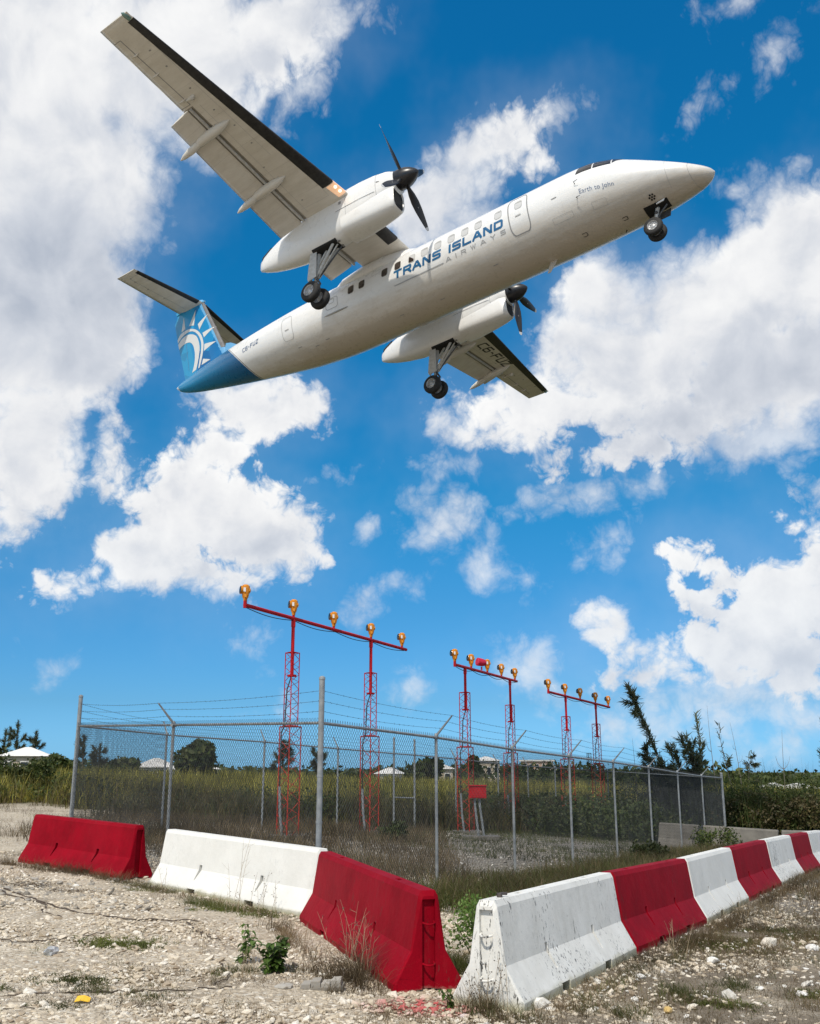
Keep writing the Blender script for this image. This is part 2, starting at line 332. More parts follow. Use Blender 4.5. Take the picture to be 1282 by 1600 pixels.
def terrain(x, y):
    x = np.asarray(x, dtype=float); y = np.asarray(y, dtype=float)
    base = -0.03 * 40 * np.tanh(x / 40.0)
    num = np.zeros_like(base); den = np.full_like(base, 0.08)
    for cx, cy, cz in CTRL:
        s2 = (1.6 + 0.05 * cy) ** 2
        g = np.exp(-((x - cx) ** 2 + (y - cy) ** 2) / (2 * s2))
        num = num + g * (cz + 0.03 * 40 * math.tanh(cx / 40.0)); den = den + g
    return base + num / den
def tz(x, y): return float(terrain(x, y))

rng = np.random.default_rng(7)
# ------------------------------------------------------------------ ground
def ground_mat():
    m, t, b = mat('crushed_limestone', (0.45, 0.4, 0.33), 0.9, spec=0.2)
    g = t.new('ShaderNodeNewGeometry'); p = g.outputs['Position']
    sp = t.new('ShaderNodeSeparateXYZ'); t.l.new(p, sp.inputs[0])
    n1 = t.noise(p, 0.9, 8, 0.62); n2 = t.noise(p, 9, 6, 0.7); n3 = t.noise(p, 60, 4, 0.65)
    lime = t.mix(t.maprange(n1, 0.36, 0.64), (0.60, 0.52, 0.40, 1), (0.42, 0.35, 0.26, 1))
    lime = t.mix(t.maprange(n2, 0.40, 0.72, 0.0, 0.7), lime, (0.56, 0.50, 0.41, 1))
    vor = t.new('ShaderNodeTexVoronoi'); t.l.new(p, vor.inputs['Vector']); vor.inputs['Scale'].default_value = 26
    vor2 = t.new('ShaderNodeTexVoronoi'); t.l.new(p, vor2.inputs['Vector']); vor2.inputs['Scale'].default_value = 60
    gap = t.maprange(vor.outputs['Distance'], 0.35, 0.65)
    lime = t.mix(t.math('MULTIPLY', gap, t.maprange(n2, 0.35, 0.6, 0.1, 0.75)), lime, (0.20, 0.155, 0.105, 1))
    cellc = t.new('ShaderNodeSeparateColor'); t.l.new(vor.outputs['Color'], cellc.inputs[0])
    lime = t.mix(t.maprange(cellc.outputs[0], 0.7, 1.0, 0.0, 0.6), lime, (0.70, 0.66, 0.58, 1))
    # soil and plant litter: right of the white barrier and further off
    soil = t.mix(n2, (0.075, 0.055, 0.036, 1), (0.21, 0.175, 0.13, 1))
    k = t.math('ADD', t.maprange(t.math('SUBTRACT', sp.outputs[0], t.math('MULTIPLY', sp.outputs[1], 0.10)), -0.8, 0.6), 0.0)
    soilf = t.math('MULTIPLY', t.maprange(n1, 0.28, 0.50), k)
    soilf = t.math('MAXIMUM', soilf, t.maprange(n1, 0.56, 0.68, 0.0, 0.6))
    c = t.mix(t.math('MULTIPLY', soilf, 0.85), lime, soil)
    far = t.maprange(sp.outputs[1], 17, 27)
    grey = t.mix(t.maprange(n3, 0.45, 0.6), (0.13, 0.12, 0.105, 1), (0.36, 0.33, 0.29, 1))
    litter = t.mix(t.maprange(n1, 0.42, 0.58), grey, (0.07, 0.06, 0.028, 1))
    leftm = t.maprange(sp.outputs[0], -7.5, -6.0)
    c = t.mix(t.math('MULTIPLY', far, leftm), c, litter)
    inner = t.math('MULTIPLY', t.maprange(sp.outputs[1], 12.5, 15.5), t.maprange(t.math('ADD', sp.outputs[0], t.math('MULTIPLY', sp.outputs[1], 0.0)), -3.5, -2.0))
    c = t.mix(t.math('MULTIPLY', inner, t.maprange(n1, 0.3, 0.6, 0.3, 0.9)), c, grey)
    deep = t.maprange(sp.outputs[1], 34, 42)
    c = t.mix(deep, c, (0.07, 0.075, 0.03, 1))
    # red overspray beside the red barrier
    dv = t.vmath('SUBTRACT', p, (0.12, 8.45, 0.0)); dm = t.new('ShaderNodeMapping'); t.l.new(dv, dm.inputs[0]); dm.inputs[3].default_value = (2.2, 3.2, 0.0)
    ln = t.vmath('LENGTH', dm.outputs[0], out=1)
    rs = t.math('MULTIPLY', t.maprange(ln, 1.25, 0.5), t.maprange(t.noise(p, 26, 4, 0.7), 0.42, 0.58))
    c = t.mix(t.math('MULTIPLY', rs, 0.75), c, (0.42, 0.03, 0.04, 1))
    t.l.new(c, b.inputs['Base Color'])
    h = t.math('ADD', t.math('MULTIPLY', t.math('SUBTRACT', 1.0, vor.outputs['Distance']), 0.8), t.math('ADD', t.math('MULTIPLY', vor2.outputs['Distance'], -0.35), t.math('MULTIPLY', n2, 0.9)))
    bump(t, b, h, 0.75, 0.022)
    return m
M['ground'] = ground_mat()
xs = np.unique(np.concatenate([np.linspace(-14, 18, 215), np.linspace(-60, -14, 24), np.linspace(18, 60, 24), np.geomspace(60, 6000, 14), -np.geomspace(60, 6000, 14)]))
ys = np.unique(np.concatenate([np.linspace(5, 40, 235), np.linspace(-60, 5, 22), np.linspace(40, 140, 30), np.geomspace(140, 6000, 14), -np.geomspace(60, 3000, 8)]))
GX, GY = np.meshgrid(xs, ys)
GZ = terrain(GX, GY)
GZ = GZ + 0.012 * np.sin(GX * 2.1 + 1.3 * np.sin(GY * 1.7)) * np.cos(GY * 2.6 + GX) - np.clip((np.hypot(GX, GY) - 400) / 3000, 0, 1) * 3
nx, ny = len(xs), len(ys)
idx = np.arange(nx * ny).reshape(ny, nx)
F = np.stack([idx[:-1, :-1], idx[:-1, 1:], idx[1:, 1:], idx[1:, :-1]], -1).reshape(-1, 4)
g = link('ground', fast_mesh('ground', np.stack([GX, GY, GZ], -1).reshape(-1, 3), F, [M['ground']], True))
tag(g, kind='structure')

# ------------------------------------------------------------------ loose limestone gravel
phi = (1 + 5 ** .5) / 2
ICO = np.array([(-1, phi, 0), (1, phi, 0), (-1, -phi, 0), (1, -phi, 0), (0, -1, phi), (0, 1, phi), (0, -1, -phi), (0, 1, -phi), (phi, 0, -1), (phi, 0, 1), (-phi, 0, -1), (-phi, 0, 1)]) / math.sqrt(1 + phi ** 2)
ICF = np.array([(0, 11, 5), (0, 5, 1), (0, 1, 7), (0, 7, 10), (0, 10, 11), (1, 5, 9), (5, 11, 4), (11, 10, 2), (10, 7, 6), (7, 1, 8), (3, 9, 4), (3, 4, 2), (3, 2, 6), (3, 6, 8), (3, 8, 9), (4, 9, 5), (2, 4, 11), (6, 2, 10), (8, 6, 7), (9, 8, 1)])
def hash_noise(x, y, s):
    return (np.sin(x * s + 1.7 * np.sin(y * s * .7)) + np.sin(y * s * 1.3 + 2.1 * np.sin(x * s * .6 + 1)) + np.sin((x + y) * s * .8 + 3)) / 3
def stones(x, y, size, flat=0.6, sink=0.3):
    n = len(x)
    jit = 1 + 0.33 * rng.uniform(-1, 1, (n, 12, 1))
    V = ICO[None] * jit
    scl = size[:, None] * rng.uniform(0.65, 1.35, (n, 3)); scl[:, 2] = size * rng.uniform(flat * .6, flat * 1.3, n)
    V = V * scl[:, None, :]
    a = rng.uniform(0, 2 * PI, n); ca, sa = np.cos(a), np.sin(a)
    X = V[:, :, 0] * ca[:, None] - V[:, :, 1] * sa[:, None]; Y = V[:, :, 0] * sa[:, None] + V[:, :, 1] * ca[:, None]
    tl = rng.normal(0, .25, n)[:, None]
    Z = V[:, :, 2] + X * tl
    z0 = terrain(x, y) + size * flat * (1 - sink * 2) * .6
    V = np.stack([X + x[:, None], Y + y[:, None], Z + z0[:, None]], -1).reshape(-1, 3)
    Fc = (ICF[None] + (np.arange(n) * 12)[:, None, None]).reshape(-1, 3)
    return V, Fc
def stone_mat(name, cs, rough=0.85):
    m, t, b = mat(name, cs[0], rough, spec=0.25)
    g_ = t.new('ShaderNodeNewGeometry')
    c = t.ramp(g_.outputs['Random Per Island'], [(i / (len(cs) - 1), c_) for i, c_ in enumerate(cs)])
    sp_ = t.new('ShaderNodeMapping'); t.l.new(g_.outputs['Position'], sp_.inputs[0])
    c = t.mix(t.maprange(t.noise(g_.outputs['Position'], 45, 4, .6), .4, .7, 0, .45), c, (.30, .24, .17, 1))
    dv = t.vmath('SUBTRACT', g_.outputs['Position'], (0.12, 8.45, 0.0)); dm = t.new('ShaderNodeMapping'); t.l.new(dv, dm.inputs[0]); dm.inputs[3].default_value = (2.0, 3.0, 0.0)
    rs = t.math('MULTIPLY', t.maprange(t.vmath('LENGTH', dm.outputs[0], out=1), 1.2, 0.4), t.maprange(g_.outputs['Random Per Island'], 0.45, 0.55))
    c = t.mix(t.math('MULTIPLY', rs, 0.85), c, (0.42, 0.015, 0.03, 1))
    t.l.new(c, b.inputs['Base Color']); bump(t, b, t.noise(g_.outputs['Position'], 140, 3, .6), .4, .003)
    return m
M['stone'] = stone_mat('pale_limestone', [(.27, .21, .15), (.50, .425, .32), (.62, .54, .42), (.70, .63, .52), (.78, .73, .64)])
M['wstone'] = stone_mat('white_limestone', [(.55, .52, .46), (.72, .70, .65), (.80, .79, .76)])
def in_view(x, y, m=0.6):
    return (np.abs(x) < 0.43 * y + m)
def scatter(n, y0, y1, p=1.5):
    y = y0 + (y1 - y0) * rng.random(n) ** p
    x = rng.uniform(-1, 1, n) * (0.44 * y + 0.7)
    return x, y
x, y = scatter(64000, 7.0, 20, 1.45)
patchy = hash_noise(x, y, 1.5) + 0.5 * hash_noise(x, y, 5.3)
side = np.clip((x - 0.08 * y + .2) / 1.0, 0, 1)
keep = rng.random(len(x)) < np.clip(0.62 + 0.5 * patchy - 0.25 * side, 0.06, 1)
x, y = x[keep], y[keep]
sz = np.exp(rng.normal(-4.22, 0.44, len(x))); sz = np.clip(sz, .005, .05)
V, Fc = stones(x, y, sz)
o = link('gravel', fast_mesh('gravel', V, Fc, [M['stone']], False)); tag(o, kind='stuff')
x, y = scatter(4200, 7.2, 26, 1.2)
keep = rng.random(len(x)) < np.clip((x - 0.05 * y + .4) * .9, 0.07, 1) * np.clip(.55 + .7 * hash_noise(x, y, 2.2), .05, 1)
x, y = x[keep], y[keep]
V, Fc = stones(x, y, np.clip(np.exp(rng.normal(-3.95, 0.5, len(x))), .008, .075), .65, .2)
o = link('white_rubble', fast_mesh('white_rubble', V, Fc, [M['wstone']], False)); tag(o, kind='stuff')
# grey stones inside the fence
x = rng.uniform(-7, 10, 26000); y = rng.uniform(13, 34, 26000)
keep = (np.abs(x - (y - 15.7) * .575 - .4) < 99) & (x < 0.2 + (y - 15.7) * .575) & (rng.random(26000) < np.clip(.45 + .6 * hash_noise(x, y, .9), 0, 1)) & in_view(x, y)
x, y = x[keep], y[keep]
M['gstone'] = stone_mat('grey_stone', [(.16, .15, .13), (.30, .28, .25), (.42, .40, .36)])
V, Fc = stones(x, y, np.clip(np.exp(rng.normal(-3.7, 0.4, len(x))), .012, .07), .6)
o = link('compound_gravel', fast_mesh('compound_gravel', V, Fc, [M['gstone']], False)); tag(o, kind='stuff')

# ------------------------------------------------------------------ grass blades
def blades(x, y, h, wd, lean=0.35, seg=2, z=None, bunch=0.0):
    n = len(x); z = terrain(x, y) if z is None else z
    a = rng.uniform(0, 2 * PI, n); d = np.stack([np.cos(a), np.sin(a)], -1)
    fa = rng.uniform(0, PI, n); s = np.stack([np.cos(fa), np.sin(fa)], -1)
    ln = lean * rng.uniform(.2, 1.4, n)
    lev = np.linspace(0, 1, seg + 1)
    Vs = []
    for k, tt in enumerate(lev):
        off = d * (ln * h * tt ** 1.8)[:, None]
        cz = z + h * tt * (1 - 0.25 * ln * tt) - .01
        wv_ = wd * (1 - tt) ** .6 if k < seg else wd * 0
        cx = x + off[:, 0]; cy = y + off[:, 1]
        if k < seg:
            Vs.append(np.stack([cx - s[:, 0] * wv_ / 2, cy - s[:, 1] * wv_ / 2, cz], -1)); Vs.append(np.stack([cx + s[:, 0] * wv_ / 2, cy + s[:, 1] * wv_ / 2, cz], -1))
        else: Vs.append(np.stack([cx, cy, cz], -1))
    V = np.stack(Vs, 1); m_ = V.shape[1]
    fs = []
    for k in range(seg - 1):
        b_ = 2 * k; fs += [(b_, b_ + 1, b_ + 3), (b_, b_ + 3, b_ + 2)]
    b_ = 2 * (seg - 1); fs.append((b_, b_ + 1, b_ + 2))
    Fc = (np.array(fs)[None] + (np.arange(n) * m_)[:, None, None]).reshape(-1, 3)
    return V.reshape(-1, 3), Fc
def clumps(cx, cy, per, spread, h, wd, lean=.4, seg=2, hj=.35):
    n = len(cx); X = np.repeat(cx, per) + rng.normal(0, 1, n * per) * np.repeat(np.broadcast_to(spread, n), per)
    Y = np.repeat(cy, per) + rng.normal(0, 1, n * per) * np.repeat(np.broadcast_to(spread, n), per)
    H = np.repeat(np.broadcast_to(h, n), per) * rng.uniform(1 - hj * 1.5, 1 + hj, n * per)
    return blades(X, Y, H, np.full(n * per, wd) if np.isscalar(wd) else np.repeat(wd, per), lean, seg)
def join(L):
    Vs, Fs, b = [], [], 0
    for V, Fc in L: Vs.append(V); Fs.append(Fc + b); b += len(V)
    return np.concatenate(Vs), np.concatenate(Fs)
def stuff(name, L, m):
    V, Fc = join(L) if isinstance(L, list) else L
    o = link(name, fast_mesh(name, V, Fc, [m], False)); tag(o, kind='stuff'); return o

# the tall field behind the compound
def field_pts(n, y0, y1, p=1.3):
    y = y0 + (y1 - y0) * rng.random(n) ** p; x = rng.uniform(-1, 1, n) * (.47 * y + 2); return x, y
def far_edge(x):   # where the field starts, in y
    return np.where(x < -9.5, 37.0 + 2.0 * np.sin(x * 1.3) + 1.2 * np.sin(x * 3.1), np.where(x < 3, 33 + (x + 9.5) * .30, 37 + (x - 3) * 1.5))
L = []
x, y = field_pts(10500, 30, 58, 1.2); k = (y > far_edge(x)) & (x < 14); x, y = x[k], y[k]
hh = (0.95 + .30 * hash_noise(x, y, .55)) * np.clip((y - far_edge(x)) / 4 + .45, .4, 1)
hh = hh * np.where(x > 1, 1.0, 1.12)
L.append(clumps(x, y, 9, .22, hh, .035, .35))
x, y = field_pts(7000, 50, 130, 1.3); x = x; L.append(clumps(x, y, 7, .5, 1.15 + .3 * hash_noise(x, y, .3), .09, .3))
stuff('tall_grass', L, M['field'])
x, y = field_pts(12500, 28, 50, 1.0); k = (y > far_edge(x) - 1.6) & (x < 14) & (hash_noise(x, y, .8) > -.55); x, y = x[k], y[k]
k = (x > -9.2) | (rng.random(len(x)) < .22); x, y = x[k], y[k]
near_ = np.clip(1.25 - np.abs(y - far_edge(x) - 1.5) / 7, .5, 1.2)
stuff('dead_brush', clumps(x, y, 13, .25, near_ * .95 + .25 * hash_noise(x, y, 1.1), .028, .7), M['brush'])

# low dark shrubbery in the field (one mass) built of leaf flecks
def flecks(c, r, n, size, el=(1, 1, 1), shell=.55):
    d = rng.normal(0, 1, (n, 3)); d /= np.linalg.norm(d, axis=1)[:, None]
    rad = (shell + (1 - shell) * rng.random(n)) ** .8 * (1 + .22 * np.sin(d[:, 0] * 5 + c[0]) * np.cos(d[:, 1] * 4 + c[1] + d[:, 2] * 3))
    p = np.array(c) + d * (rad * r)[:, None] * np.array(el)
    a = rng.normal(0, 1, (n, 3)); a /= np.linalg.norm(a, axis=1)[:, None]
    bq = np.cross(a, rng.normal(0, 1, (n, 3))); bq /= np.linalg.norm(bq, axis=1)[:, None]
    s = (size * rng.uniform(.5, 1.4, n))[:, None]
    V = np.stack([p - a * s * .5, p + bq * s * .28, p + a * s * .6, p - bq * s * .28], 1).reshape(-1, 3)
    i = np.arange(n) * 4
    Fc = np.stack([np.stack([i, i + 1, i + 2], -1), np.stack([i, i + 2, i + 3], -1)], 1).reshape(-1, 3)
    return V, Fc
L = []
for i in range(520):
    xx = rng.uniform(-20, 14); yy = float(far_edge(np.array(xx))) + .8 + 16 * rng.random() ** 1.8
    if abs(xx) > .46 * yy + 1 or rng.random() < .2: continue
    r_ = rng.uniform(.5, 1.05); hz = rng.uniform(.55, .95)
    L.append(flecks((xx, yy, tz(xx, yy) + r_ * hz * .45), r_ * .9, 230, .13, (1.2, 1.1, hz)))
stuff('field_shrubbery', L, M['bush'])
# distant wooded skyline
L = []
for i in range(620):
    yy = rng.uniform(150, 330); xx = rng.uniform(-.47, .47) * yy
    r_ = rng.uniform(2.0, 4.0); hz = rng.uniform(.45, .8)
    top = 1.9 + 1.0 * math.sin(xx * .05) + rng.uniform(-.8, 1.3) + (.4 if xx > 40 else 0)
    L.append(flecks((xx, yy, tz(xx, yy) + top - r_ * hz), r_, 90, .95, (1.4, 1, hz)))
stuff('distant_woodland', L, M['bush'])

# right hand hedge of scrub
L = []
for i in range(260):
    t_ = rng.random(); xx = 11.5 + 17 * t_ + rng.normal(0, .8); yy = 47 - 6 * t_ + rng.uniform(-2, 5)
    r_ = rng.uniform(.55, 1.1); top = 1.75 + rng.uniform(-.7, .5)
    zc = tz(xx, yy) + rng.uniform(.3, top - r_ * .4)
    L.append(flecks((xx, yy, zc), r_, 420, .10, (1.1, 1, .85)))
x, y = 11.5 + 17 * rng.random(900), 0; y = 46.5 - (x - 11.5) * .38 + rng.uniform(-2, 4, 900)
L.append(clumps(x, y, 10, .2, 1.7 + 1.0 * rng.random(900) ** 2, .03, .25))
stuff('scrub_hedge', L, M['bush'])
L = []
for i in range(70):
    t_ = rng.random(); xx = 13 + 14 * t_; yy = 44.5 - 5 * t_ + rng.uniform(-1, 1)
    L.append(flecks((xx, yy, tz(xx, yy) + rng.uniform(.2, 1.3)), rng.uniform(.5, .8), 230, .13, (1.1, 1, .9)))
stuff('brown_scrub', L, M['brush'])
# inside the compound at the back right: dark scrub
L = []
for i in range(170):
    t_ = rng.random(); yy = 36 + 12 * t_; xx = .19 * yy + rng.normal(0, 2.6)
    if xx > 10.3: continue
    L.append(flecks((xx, yy, tz(xx, yy) + rng.uniform(.1, .9)), rng.uniform(.4, .85), 200, .13, (1.1, 1, .9)))
stuff('compound_scrub', L, M['bush'])

# grass between the barriers and the fence, and verge on the right
L = []; L2 = []
dv_ = np.array([math.cos(R(61.5)), math.sin(R(61.5))]); nv = np.array([dv_[1], -dv_[0]])
def along(n, t0, t1, o0, o1, base=(0.9, 8.5)):
    t_ = rng.uniform(t0, t1, n); q = rng.uniform(o0, o1, n)
    return base[0] + dv_[0] * t_ + nv[0] * q, base[1] + dv_[1] * t_ + nv[1] * q
x, y = along(3600, 4.5, 28, -3.9, -.70); k = rng.random(len(x)) < np.clip((y - 8) / 8, .2, 1)
L.append(clumps(x[k], y[k], 16, .13, .26 + .16 * rng.random(k.sum()), .010, .8, 3))
x, y = along(1500, 5, 28, -3.9, -.75); L2.append(clumps(x, y, 12, .11, .40, .009, .6, 3))
x, y = along(900, 8.5, 30, .55, 3.6); k = rng.random(len(x)) < np.clip((y - 12.5) / 9, 0.03, 1); L2.append(clumps(x[k], y[k], 20, .15, .26, .008, .9, 3))
x, y = along(500, 9, 30, .45, 4.5); k = rng.random(len(x)) < np.clip((y - 13.5) / 8, 0.04, 1); L.append(clumps(x[k], y[k], 16, .15, .18, .009, .9, 3))
# compound floor
x = rng.uniform(-7, 10, 5200); y = rng.uniform(19, 42, 5200); k = (x < -.2 + (y - 15.7) * .575) & (hash_noise(x, y, .7) + (y - 24) * .08 > -.02) & in_view(x, y)
L.append(clumps(x[k], y[k], 9, .14, .16, .012, .7)); x2 = x[~k][:700]; y2 = y[~k][:700]
x = rng.uniform(-9, 1, 2200); y = rng.uniform(15, 33, 2200); k = (y > 17 - (x + 1) * .75); L2.append(clumps(x[k], y[k], 12, .18, .34, .011, .7, 3))
# strip along the left barriers' feet
def feet(a, b, n, off, h=.11, per=14, sp=.05):
    t_ = rng.random(n); x = a[0] + (b[0] - a[0]) * t_ + rng.normal(off[0], .07, n); y = a[1] + (b[1] - a[1]) * t_ + rng.normal(off[1], .07, n)
    return clumps(x, y, per, sp, h * rng.uniform(.5, 1.4, n), .0045, .9, 3)
L2.append(feet((-6.9, 18.1), (-4.0, 15.9), 150, (-.12, -.15), .16)); L2.append(feet((-3.95, 15.5), (-1.5, 12.9), 80, (-.06, -.1), .11)); L.append(feet((-4.2, 15.8), (-3.2, 14.8), 60, (-.05, -.12), .09))
L.append(feet((-2.75, 14.1), (-2.05, 13.4), 70, (-.08, -.2), .12)); L2.append(feet((-1.3, 12.4), (-.35, 9.0), 55, (-.22, -.1), .17, 22)); L2.append(feet((-.42, 9.6), (-.2, 8.9), 22, (-.12, -.05), .30, 26))
L.append(feet((.45, 8.35), (.9, 8.1), 26, (.0, -.03), .10)); L2.append(feet((.45, 8.5), (.85, 8.15), 18, (0, -.06), .2, 18)); L2.append(feet((1.0, 8.35), (2.4, 11), 60, (.1, -.05), .09)); L.append(feet((1.0, 8.35), (3.9, 13.7), 90, (.15, -.05), .08))
L2.append(feet((2.5, 11.2), (8.6, 22.8), 240, (.22, -.1), .2))
# sparse tufts over the gravel
def tufts(n, x0, x1, y0, y1, h, per=12, thr=None, sp=.045):
    x = rng.uniform(x0, x1, n); y = rng.uniform(y0, y1, n)
    if thr is not None: k = hash_noise(x, y, 1.9) > thr; x, y = x[k], y[k]
    return clumps(x, y, per, sp, h * rng.uniform(.4, 1.5, len(x)), .004, .95, 3)
L2.append(tufts(900, 3.2, 9.5, 11, 21, .15, 22, -.45)); L.append(tufts(420, 2.6, 9.5, 10, 21, .11, 18, -.3)); L2.append(tufts(150, -3.6, -.6, 7.5, 9.6, .055, 16, -.1)); L.append(tufts(110, -3.6, -1.2, 7.6, 12.5, .05, 14, .1)); L2.append(tufts(520, .9, 5.8, 7.4, 14, .075, 18, -.25)); L.append(tufts(420, 1.0, 6.5, 7.4, 15, .07, 16, -.2)); L2.append(tufts(120, -9, -5, 14, 26, .12, 16, .1)); L2.append(tufts(900, -18, -7, 22, 39, .22, 16, -.1, .12)); L.append(tufts(500, -18, -7, 26, 39, .16, 14, .1, .15))
for c_, n_, h_ in [((-1.55, 9.55), 16, .07), ((-1.2, 9.7), 14, .06), ((-2.05, 8.5), 16, .06), ((-2.55, 8.6), 18, .07), ((.25, 10.2), 30, .16), ((1.55, 8.4), 14, .1), ((2.3, 9.2), 18, .11), ((2.9, 9.6), 14, .1), ((.45, 9.9), 26, .2)]:
    x = rng.normal(c_[0], .12, n_); y = rng.normal(c_[1], .12, n_); L.append(clumps(x, y, 22, .04, h_, .005, .9, 3))
L2.append(tufts(700, 1.1, 6.5, 7.6, 13.5, .10, 20, -.5)); L2.append(tufts(260, -.4, 1.2, 7.6, 8.6, .05, 14, -.5))
stuff('green_grass', L, M['green']); stuff('dry_grass', L2, M['dry'])
Lt = [tufts(2600, -6.5, .6, 7.4, 17, .032, 7, .05, .06), tufts(900, -4, .3, 7.4, 11, .03, 6, -.3, .05), tufts(3200, .9, 9, 7.4, 18, .045, 9, -.6, .08), tufts(500, -14, -5, 13, 27, .07, 10, -.1, .12)]
for (cx_, cy_, n_) in ((-1.2, 9.2, 60), (-.6, 9.3, 70), (-2.6, 8.3, 60), (-3.1, 8.5, 50), (-2.1, 8.1, 50), (-5.4, 15.2, 90), (-4.6, 14.6, 80), (.7, 8.15, 60), (-3.2, 14.2, 60)):
    Lt.append(clumps(rng.normal(cx_, .22, n_), rng.normal(cy_, .13, n_), 9, .05, .045 * rng.uniform(.4, 1.6, n_), .005, 1.3, 2))
stuff('plant_litter', Lt, M['litter'])
Lm = []
for (cx_, cy_, sx_, sy_, n_) in ((-2.9, 10.85, .20, .14, 110), (-2.6, 10.7, .14, .10, 60), (-2.75, 9.0, .16, .12, 60), (-2.1, 13.35, .26, .16, 190), (-1.85, 13.0, .14, .1, 70), (-3.3, 8.6, .12, .1, 50), (-2.6, 8.1, .08, .06, 30), (3.6, 12.3, .3, .3, 200), (4.5, 13.2, .4, .35, 220), (2.6, 8.9, .14, .12, 60), (3.5, 9.4, .1, .1, 40), (-3.7, 14.95, .14, .12, 60)):
    Lm.append(clumps(rng.normal(cx_, sx_, n_), rng.normal(cy_, sy_, n_), 14, .035, .038 * rng.uniform(.5, 1.6, n_), .010, 1.2, 2))
stuff('creeping_weeds', Lm, M['mat'])

# ------------------------------------------------------------------ barriers
def bool_cut(me, cutters):
    import bmesh
    base = link('tmp', me); cm = MB()
    objs = []
    for c in cutters:
        o_ = link('cut', c); objs.append(o_)
        md = base.modifiers.new('b', 'BOOLEAN'); md.operation = 'DIFFERENCE'; md.solver = 'EXACT'; md.object = o_
    bv = base.modifiers.new('bev', 'BEVEL'); bv.width = 0.011; bv.segments = 2; bv.limit_method = 'ANGLE'; bv.angle_limit = R(28)
    dg = bpy.context.evaluated_depsgraph_get(); dg.update()
    res = bpy.data.meshes.new_from_object(base.evaluated_get(dg))
    for o_ in objs + [base]: bpy.data.objects.remove(o_)
    return res
HALF = [(0.305, 0.0), (0.305, 0.085), (0.155, 0.335), (0.088, 0.765), (0.062, 0.81)]
def barrier_mesh(Ln, paint, seed=0):
    prof = HALF + [(-a, b) for a, b in reversed(HALF)]
    k = MB(); rs = []
    rr = random.Random(seed)
    st = [(-Ln / 2, 0.0), (-Ln / 2 + 0.02, 1.0), (-Ln / 4, 1), (0, 1), (Ln / 4, 1), (Ln / 2 - 0.02, 1.0), (Ln / 2, 0.0)]
    for sx, f_ in st:
        ring = []
        for a, b in prof:
            top = b > .75
            xx = sx
            if f_ == 0.0: aa = a * (.93 if not top else .75); bb = b if not top else b - .045
            else: aa = a; bb = b
            ring.append((xx, aa, bb))
        rs.append(ring)
    k.rings(rs)
    me = k.mesh('concrete_barrier', [M[paint]], None); fixn(me)
    cuts = []
    for sx in (-1, 1):
        for f_ in (0.19,):       # forklift notch through the foot
            c = MB().box((sx * Ln * f_, 0, 0.0), (0.20, 0.9, 0.19)).mesh('c', [M[paint]], None); fixn(c); cuts.append(c)
        for sy in (-1, 1):       # wedge recess on the knee
            x0 = sx * Ln * 0.2
            poly = [(0.190, .40), (0.10, .40), (.10, .20), (.262, .20)]
            k = MB(); a = [(x0 - .015, sy * p, q) for p, q in poly]; b = [(x0 + .055, sy * (p * .45 + .10 * .55 if i in (0, 3) else p), q) for i, (p, q) in enumerate(poly)]
            k.rings([a, b]); c = k.mesh('c', [M[paint]], None); fixn(c); cuts.append(c)
        # upright groove in each end
        c = MB().box((sx * Ln / 2, 0, 0.36), (0.075, 0.115, 0.76)).mesh('c', [M[paint]], None); fixn(c); cuts.append(c)
        c = MB().box((sx * Ln / 2, 0, 0.0), (0.5, 0.22, 0.075)).mesh('c', [M[paint]], None); fixn(c); cuts.append(c)
        c = MB().box((sx * Ln * .28, 0, 0.82), (0.11, 0.045, 0.10)).mesh('c', [M[paint]], None); fixn(c); cuts.append(c)
    res = bool_cut(me, cuts)
    res.name = 'concrete_barrier'
    return res
def put_barrier(a, b, paint, label, group, loops=(), seed=0, tilt=0.0, off=0.305, mesh=None):
    """a, b: ends of the foot line that faces the track; the body lies to the left of a>b"""
    a = Vector(a); b = Vector(b); d = (b - a); Ln = d.length; d.normalize(); n_ = Vector((-d.y, d.x))
    c = (a + b) / 2 + n_ * off
    za, zb = tz(*(a + n_ * off)), tz(*(b + n_ * off))
    me = mesh or barrier_mesh(Ln - .03, paint, seed)
    o = link('concrete_barrier', me); o.location = (c.x, c.y, (za + zb) / 2 - .02)
    o.rotation_euler = (R(tilt), -math.atan2(zb - za, Ln), math.atan2(d.y, d.x))
    tag(o, label, 'barrier', group)
    for e_ in loops:
        X = e_ * (Ln / 2 - .045)
        for zz in (0.24, 0.56):
            pts = [(X, -.052, zz), (X + e_ * .035, -.05, zz - .008), (X + e_ * .062, -.025, zz - .014), (X + e_ * .068, 0, zz - .016), (X + e_ * .062, .025, zz - .014), (X + e_ * .035, .05, zz - .008), (X, .052, zz)]
            lo = MB().tube(pts, .0085, 8).build('steel_loop', [M[paint]], o)
    return o
G1 = 'red and white concrete barriers round the gravel track'
